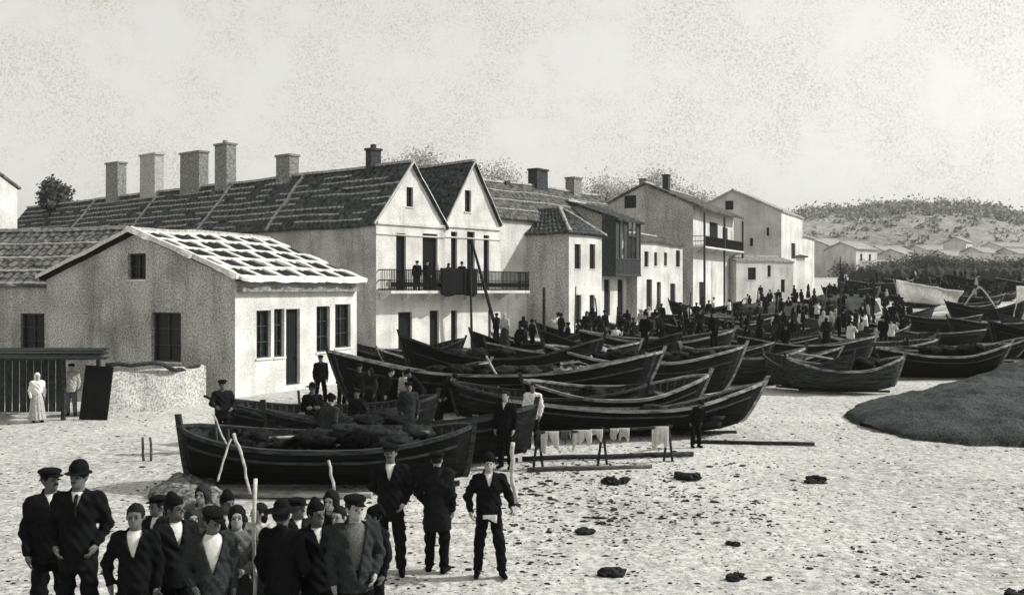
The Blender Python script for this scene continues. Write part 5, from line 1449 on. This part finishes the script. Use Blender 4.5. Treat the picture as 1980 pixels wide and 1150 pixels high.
put(make_person('man in a dark hat on the balcony right of the black cloth', top=M_black2, hat='wide', shirt=False, seed=29, res=.022), 893, 58.4, 10, 1.7, z=3.96)
put(make_person('man in dark clothes leaning forward at the left end of the balcony', top=M_black2, hat='cap', shirt=False, lean=18, seed=30, res=.022), 806, 55.2, 10, 1.7, z=3.96)
for lb, px, Y, fc, h_, kw in (('dark man with hands in pockets at the left end of the long pale-gunwaled boat', 695, 30.6, 30, 1.7, dict(top=M_black, hat='cap', la='pocket', ra='pocket', seed=61)),
      ('woman in dark shawl by the left end of the long pale-gunwaled boat', 716, 30.2, -30, 1.6, dict(sex='f', top=M_dgrey, bottom=M_black, hat='scarf', hatm=M_black2, shawl=M_black2, seed=62)),
      ('stooping man in black right of the woman in the pale smock', 812, 29.9, -60, 1.72, dict(top=M_black, hat='cap', lean=35, seed=63)),
      ('man with folded arms behind the nearest boat, left of the leaning person', 604, 23.9, 15, 1.72, dict(top=M_black, hat='wide', la='fold', ra='fold', seed=64)),
      ('boy in black behind the nearest boat, right of the leaning person', 690, 24.3, -20, 1.55, dict(top=M_black2, hat='cap', ra='pocket', seed=65)),
      ('man in dark clothes behind the nearest boat, above the tall man of the front group', 790, 24.6, 10, 1.7, dict(top=M_dgrey, hat='cap', la='pocket', seed=66)),
      ('bareheaded man in white shirt sleeves beyond the dark man at the drying rail', 1030, 24.6, -20, 1.68, dict(top=M_shirt, bottom=M_black, hat=None, seed=67)),
      ('dark stooping man beside the low boat, left of its raked bow', 1345, 24.9, 20, 1.3, dict(top=M_black, hat='cap', lean=30, seed=68))):
    put(make_person(lb, res=.02, skin=M_skind, shirt=False, group='men working at the near boats', **kw), px, Y, fc, h_)
# ---- crowd: six figures built once, then copied
proto = [
    make_person('x', res=.027, fine=False, top=M_black, hat='cap', skin=M_skind, shirt=False, seed=31),
    make_person('x', res=.027, fine=False, top=M_black2, hat='wide', skin=M_skind, shirt=True, vopen=.2, seed=32, la=((-.3, 0, 1.16), (-.2, -.15, .98))),
    make_person('x', res=.027, fine=False, sex='f', top=M_dgrey, bottom=M_black, hat='scarf', hatm=M_black2, shawl=M_black2, shirt=False, seed=33),
    make_person('x', res=.027, fine=False, sex='f', top=M_pale, bottom=M_dgrey, hat='scarf', hatm=M_pale, shirt=False, seed=34),
    make_person('x', res=.027, fine=False, top=M_shirt, bottom=M_black2, hat='cap', shirt=False, seed=35, ra=((.34, -.02, 1.22), (.36, -.2, 1.38))),
    make_person('x', res=.027, fine=False, top=M_black, hat='bowler', shirt=False, lean=25, seed=36),
]
spots = []
cr = random.Random(21)
for px, Y in ((976, 50.5), (1002, 50.0), (1029, 51.5), (1012, 54), (960, 55), (1085, 55), (1098, 52), (1118, 54), (1135, 53), (1150, 55), (1170, 56), (1203, 54), (1225, 56)):
    spots.append((px, Y, 0))
while len(spots) < 205:
    px = cr.uniform(1060, 1760); Y = cr.uniform(50, 112)
    if px < 1240 and Y > 66: continue
    if px < 1320 and Y > 78: continue
    if px < 1430 and Y > 88: continue
    if px < 1560 and Y > 100: continue
    if any(abs(px - a) / F * Y < .5 and abs(Y - b) < .7 for a, b, _ in spots): continue
    spots.append((px, Y, 0))
while len(spots) < 290:
    px = cr.uniform(1600, 2020); Y = cr.uniform(96, 150)
    if px < 1740 and Y < 112: continue
    if any(abs(px - a) / F * Y < .6 and abs(Y - b) < .7 for a, b, _ in spots): continue
    spots.append((px, Y, 1))
used = set(); named = {}
KINDS = ('man in dark cap', 'man in broad dark hat', 'woman in dark shawl', 'woman in pale blouse', 'man in white shirt', 'stooping man')
for i, (px, Y, far) in enumerate(spots):
    k = cr.choices(range(6), (5, 3, 4, 1, 1, 2))[0]
    if k not in used: used.add(k); o = proto[k]
    else: o = copy_tree(proto[k])
    row = 'farthest' if far else 'nearer' if Y < 66 else 'middle' if Y < 84 else 'farther'
    named.setdefault((k, row, landmark(px)), []).append((px, o))
    o['group'] = 'crowd among the %s boats' % row
    put(o, px, Y, cr.uniform(-180, 180), cr.uniform(1.55, 1.85))
    o.location.z += cr.choice((0, .5, .8, 1.0)) if Y < 70 else cr.choice((0, .4, .8))
ORD = ('first', 'second', 'third', 'fourth', 'fifth', 'sixth', 'seventh', 'eighth', 'ninth', 'tenth', 'eleventh', 'twelfth', 'thirteenth', 'fourteenth', 'fifteenth', 'sixteenth')
for (k, row, lm), lst in named.items():
    lst.sort(key=lambda t: t[0])
    for q, (px, o) in enumerate(lst):
        o['label'] = '%s%s among %s boats before %s' % ('' if len(lst) == 1 else ORD[q % 16] + ' ', KINDS[k], row, lm) + ('' if len(lst) == 1 else ' from left')
for k in range(6):
    if k not in used: 
        for ch in list(proto[k].children): bpy.data.objects.remove(ch)
        bpy.data.objects.remove(proto[k])

# upright oars and masts in the crowd
ms = random.Random(5)
for i, (px, Y, h_, ln) in enumerate(((1110, 60, 4.2, .1), (1160, 62, 3.4, -.3), (1189, 58, 3.0, .15), (1260, 64, 4.0, .5), (1285, 60, 3.2, -.4), (1330, 66, 3.6, .2), (1420, 64, 3.2, -.2), (1545, 66, 3.4, .3), (1625, 80, 5.8, 0), (1585, 70, 3.6, .5), (1690, 76, 3.0, -.4), (1770, 98, 3.6, .2), (1500, 74, 3.0, .2))):
    g = G(px, Y)
    pole('oar', [g + Vector((0, 0, .3)), g + Vector((ln, 0, h_))], .06, M_poled if i % 3 else M_plank, '%s oar, %s, %s metres tall in the crowd before %s' % ('grey' if i % 3 == 0 else 'dark', 'leaning right' if ln > .12 else 'leaning left' if ln < -.1 else 'upright', ('three', 'four', 'five', 'six')[int(h_) - 3], landmark(px)), 'oar', 'oars standing up among the crowd', r2=.04)

# ------------------------------------------------------------------ clods, weed and stones on the sand
def gz_(x, y): return hgt(y) + .07 * mnoise.noise(Vector((x * .35, y * .35, 1))) + .035 * mnoise.noise(Vector((x * 1.3, y * 1.3, 5)))
rr = random.Random(3)
bm = bmesh.new(); cnt = 0
while cnt < 10500:
    py = rr.uniform(740, 1190); px = rr.uniform(-50, 2030); Y = GY(py); x = (px - CX) / F * Y
    dens = .07 + .95 * math.exp(-((px - 1120) / 330) ** 2 - ((py - 950) / 90) ** 2) + .25 * (mnoise.noise(Vector((x * .5, Y * .5, 9))) > .1) + (.25 if py < 830 else 0)
    if rr.random() > dens: continue
    clod(bm, (x, Y, gz_(x, Y)), min(.06, .007 + rr.expovariate(1 / .011)) * (1.45 if 985 < px < 1480 and 860 < py < 1010 and rr.random() < .5 else 1), rr, .45, (5, 3)); cnt += 1
tag(obj('beach_litter', bm, M_weed), 'dark scraps of seaweed and clods scattered over the pale sand', 'seaweed', kind='stuff')
bm = bmesh.new()
for _ in range(3600):
    py = rr.uniform(760, 1190); px = rr.uniform(-50, 2030); Y = GY(py); x = (px - CX) / F * Y
    clod(bm, (x, Y, gz_(x, Y)), rr.uniform(.008, .03), rr, .5, (5, 3))
tag(obj('pebbles', bm, M_stone), 'pale pebbles and lumps of dry sand scattered over the beach', 'pebbles', kind='stuff')
for px, py, r_, lb in ((1133, 1026, .13, 'flat dark clod of seaweed below the drying rail'), (1188, 1108, .15, 'pointed dark clod nearest the bottom of the sand, right of the standing men'), (1425, 1120, .12, 'dark clod at the bottom of the sand towards the right'),
                       (1575, 932, .16, 'round dark clod alone on the sand below the long pole'), (1415, 1055, .09, 'small dark clod in the middle of the open sand'), (1195, 938, .2, 'low dark clump of weed below the poles'), (1330, 925, .2, 'wide clump of weed right of the poles'), (1968, 1148, .14, 'dark clod in the bottom right corner')):
    bm = bmesh.new(); Y = GY(py); x = (px - CX) / F * Y
    for q in range(9): clod(bm, (rr.uniform(-r_, r_), rr.uniform(-r_, r_) * .7, rr.uniform(0, r_ * .5)), r_ * rr.uniform(.35, .75), rr, .7, (8, 5))
    o = tag(obj('seaweed_clump', bm, M_weed), lb, 'seaweed', 'clumps of seaweed on the sand'); o.location = (x, Y, gz_(x, Y))
# two short stakes near the left heap
for px in (278, 292): pole('stake', [G(px, 23.0), G(px - 2, 23.0) + Vector((0, 0, .55))], .03, M_plank, '%s of two short stakes in the sand left of the nearest boat' % ('left' if px < 285 else 'right'), 'stake', 'pair of short stakes')

# ------------------------------------------------------------------ trees, hill and far wood
def tree(name, label, loc, h, rx, n=1500, m=M_leaf, seed=1, group='trees behind the roofs', leaf=.35):
    rr = random.Random(seed); root = thing(name, label, 'tree', loc, 0, group)
    bm = bmesh.new(); top = Vector((rr.uniform(-.4, .4), 0, h * .75)); tube(bm, [(0, 0, -.5), (rr.uniform(-.2, .2), 0, h * .35), top], h * .035, 8, h * .012)
    tips = []
    for k in range(9):
        a = rr.uniform(0, 6.28); z0_ = h * rr.uniform(.3, .65); q = Vector((math.cos(a) * rx * rr.uniform(.5, .95), math.sin(a) * rx * rr.uniform(.5, .95), h * rr.uniform(.55, .95)))
        tube(bm, [(0, 0, z0_), Vector((0, 0, z0_)).lerp(q, .5) + Vector((0, 0, -.2)), q], h * .014, 5, h * .004); tips.append(q)
    obj('trunk', bm, M_bark, root)
    tips += [Vector((rr.uniform(-.5, .5) * rx, rr.uniform(-.5, .5) * rx, h * rr.uniform(.7, 1.0))) for _ in range(5)]
    bm = bmesh.new()
    for i in range(n):
        c = rr.choice(tips); s = rx * .5
        p_ = c + Vector((rr.gauss(0, s * .5), rr.gauss(0, s * .5), rr.gauss(0, s * .4)))
        u = Vector((rr.gauss(0, 1), rr.gauss(0, 1), rr.gauss(0, 1))).normalized(); v = u.orthogonal().normalized(); e = leaf * rr.uniform(.5, 1.2)
        bm.faces.new([bm.verts.new(p_ + u * e * .5), bm.verts.new(p_ + v * e * .4), bm.verts.new(p_ - u * e * .5), bm.verts.new(p_ - v * e * .35)])
    obj('crown', bm, m, root)
    return root
def tpx(px, py_top, Y, rx, lb, m=M_leaf, seed=1, n=4200, group='trees behind the roofs', leaf=.3):
    g = G(px, Y); top = P(px, py_top, Y).z; tree('tree', lb, g, top - g.z, rx, n, m, seed, group, leaf)
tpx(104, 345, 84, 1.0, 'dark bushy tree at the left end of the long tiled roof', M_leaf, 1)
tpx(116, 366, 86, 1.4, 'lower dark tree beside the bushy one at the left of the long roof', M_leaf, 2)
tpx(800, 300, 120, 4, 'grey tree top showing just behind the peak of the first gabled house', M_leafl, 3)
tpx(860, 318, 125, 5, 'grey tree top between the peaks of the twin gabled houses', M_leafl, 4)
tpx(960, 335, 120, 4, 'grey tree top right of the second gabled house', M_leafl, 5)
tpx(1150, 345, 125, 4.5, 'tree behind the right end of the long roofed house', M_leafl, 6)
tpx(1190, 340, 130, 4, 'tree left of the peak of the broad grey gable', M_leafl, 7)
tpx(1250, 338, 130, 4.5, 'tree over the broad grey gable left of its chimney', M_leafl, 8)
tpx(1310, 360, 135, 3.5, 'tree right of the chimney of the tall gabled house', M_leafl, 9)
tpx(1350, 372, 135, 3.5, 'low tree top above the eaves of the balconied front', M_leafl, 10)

def hill_h(x, y):
    # long ridge behind the village, highest right of centre
    px = CX + x / y * F
    prof = ((1300, 462), (1500, 425), (1560, 415), (1650, 410), (1750, 402), (1850, 402), (1930, 410), (1980, 425), (2100, 455), (2400, 500))
    t = prof[0][1]
    for (a, ya), (b, yb) in zip(prof, prof[1:]):
        if a <= px <= b: t = ya + (yb - ya) * (px - a) / (b - a)
    if px > 2400: t = 500
    if px < 1300: t = 470
    zt = CH - (t - HY) / F * 520
    f = max(0, min(1, (y - 300) / 220)); f = f * f * (3 - 2 * f)
    g = max(0, min(1, (y - 520) / 300))
    return 12.8 + (zt - 12.8) * f * (1 - g * .3)
bm = bmesh.new(); grid = []
NXH, NYH = 90, 30
for j in range(NYH + 1):
    y = 292 + 560 * j / NYH; row = []
    for i in range(NXH + 1):
        x = -150 + 620 * i / NXH
        z = hill_h(x, y) + 1.4 * mnoise.noise(Vector((x * .02, y * .02, 0))) * min(1, j / 5) - (.6 if j == 0 else 0)
        row.append(bm.verts.new((x, y, z)))
    grid.append(row)
for j in range(NYH):
    for i in range(NXH): bm.faces.new((grid[j][i], grid[j][i + 1], grid[j + 1][i + 1], grid[j + 1][i]))
M_hill = mat('hazed_scrub_hillside', .12, .36, .35, bump=.3, detail=10, big=.25, bigscale=.02)  # hillside paled in its own colour, as if by haze
o = obj('hill', bm, M_hill, None, True); o['kind'] = 'structure'
# wood along the ridge and scrub down the slope
rr = random.Random(8); bm = bmesh.new()
def clump(bm, c, r, n, leaf):
    for _ in range(n):
        p_ = c + Vector((rr.gauss(0, r * .5), rr.gauss(0, r * .5), abs(rr.gauss(0, r * .55))))
        u = Vector((rr.gauss(0, 1), rr.gauss(0, 1), rr.gauss(0, 1))).normalized(); v = u.orthogonal().normalized(); e = leaf * rr.uniform(.5, 1.3)
        bm.faces.new([bm.verts.new(p_ + u * e), bm.verts.new(p_ + v * e), bm.verts.new(p_ - u * e), bm.verts.new(p_ - v * e)])
for _ in range(1500):
    if rr.random() < .78: y = rr.uniform(440, 545)
    else: y = rr.uniform(310, 455)
    x = rr.uniform(60, 330)
    clump(bm, Vector((x, y, hill_h(x, y) - .5)), rr.uniform(1.6, 4.2), 24, .8)
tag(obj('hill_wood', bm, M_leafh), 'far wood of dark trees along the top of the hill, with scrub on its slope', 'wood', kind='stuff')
# far walls and a low building at the foot of the hill
def wall_px(pts, m, name, label, t=.5):
    bm = bmesh.new()
    for (a, ya, Ya), (b, yb, Yb) in zip(pts, pts[1:]):
        p_, q = P(a, ya, Ya), P(b, yb, Yb); d = (q - p_).normalized(); s = Vector((-d.y, d.x, 0)).normalized() * t
        vs_ = [bm.verts.new(v) for v in (Vector((p_.x, p_.y, hgt(p_.y) - 1)), Vector((q.x, q.y, hgt(q.y) - 1)), q, p_, Vector((p_.x, p_.y, hgt(p_.y) - 1)) + s, Vector((q.x, q.y, hgt(q.y) - 1)) + s, q + s, p_ + s)]
        for f in ((0, 1, 2, 3), (5, 4, 7, 6), (3, 2, 6, 7), (1, 5, 6, 2), (4, 0, 3, 7)): bm.faces.new([vs_[i] for i in f])
    return tag(obj(name, bm, m), label, 'wall')
wall_px([(1640, 508, 190), (1700, 503, 195), (1760, 500, 200), (1845, 497, 205)], M_whitefar, 'boundary_wall', 'long pale boundary wall behind the far crowd, left stretch')
wall_px([(1858, 488, 205), (1920, 491, 205), (2050, 497, 205)], M_whitefar, 'boundary_wall', 'long pale boundary wall at the foot of the hill, right stretch')
def far_house(px, Y, lx, ly, top, label, th=25, m=M_whitefar, rm=M_mortar_old):
    g = G(px, Y); h = House('farmhouse', label, 'house', (g.x, g.y), th, lx, ly)
    z = P(px, top, Y).z - h.z0
    h.walls(z - 1.2, m, m, fh=[(lx * .2, lx * .3, z - 3.2, z - 2), (lx * .6, lx * .7, z - 3.2, z - 2)], ridge_axis='x', ridge=z)
    gable_roof_x(h, z - 1.2, z, rm, tw=1.0, rows=1.2); return h
far_house(1655, 170, 7, 6, 468, 'small pale house end standing left of the boundary wall', 50)
far_house(1790, 235, 16, 7, 474, 'long low pale farmhouse on the lower slope of the hill', 70)
far_house(1868, 225, 5, 5, 458, 'little tower-like pale house beside the long farmhouse', 40)
far_house(1935, 250, 18, 7, 468, 'low pale farmhouse at the right on the lower slope', 70)
far_house(1600, 175, 8, 6, 462, 'pale house end between the last grey house and the boundary wall', 50)
far_house(1712, 215, 9, 6, 476, 'small pale house above the left stretch of the boundary wall', 60)
far_house(1750, 205, 6, 6, 482, 'low pale shed left of the long farmhouse', 40)
far_house(1832, 215, 7, 5, 484, 'low pale outhouse between the long farmhouse and the tower-like house', 65)
far_house(1902, 215, 7, 6, 478, 'pale house just right of the tower-like house', 55)
far_house(1968, 215, 9, 6, 480, 'pale house at the right edge above the boundary wall', 55)
# dark bushes in front of the far walls
for i, (px, Y, tp) in enumerate(((1660, 172, 520), (1700, 176, 522), (1745, 178, 516), (1790, 180, 502), (1815, 178, 508), (1860, 182, 514), (1905, 180, 516), (1950, 182, 514), (1990, 180, 512))):
    tpx(px, tp, Y, 3.6, 'dark bush before the pale boundary wall, %s from the left' % ('first', 'second', 'third', 'fourth', 'fifth', 'sixth', 'seventh', 'eighth', 'ninth')[i], M_leaf, 40 + i, 2200, 'bushes before the boundary wall', .5)

# ------------------------------------------------------------------ sea haze
bm = bmesh.new(); box(bm, -1700, 1700, -80, 2600, -1.5, 75)
hz = bpy.data.materials.new('sea_haze'); hz.use_nodes = True
n_, l_ = hz.node_tree.nodes, hz.node_tree.links
for q in list(n_):
    if q.type == 'BSDF_PRINCIPLED': n_.remove(q)
pv = n_.new('ShaderNodeVolumePrincipled'); pv.inputs['Color'].default_value = (1, .99, .96, 1); pv.inputs['Density'].default_value = .0002
l_.new(pv.outputs[0], [q for q in n_ if q.type == 'OUTPUT_MATERIAL'][0].inputs['Volume'])
tag(obj('haze', bm, hz), 'pale sea haze lying over the beach and the far hill', 'haze', kind='stuff')
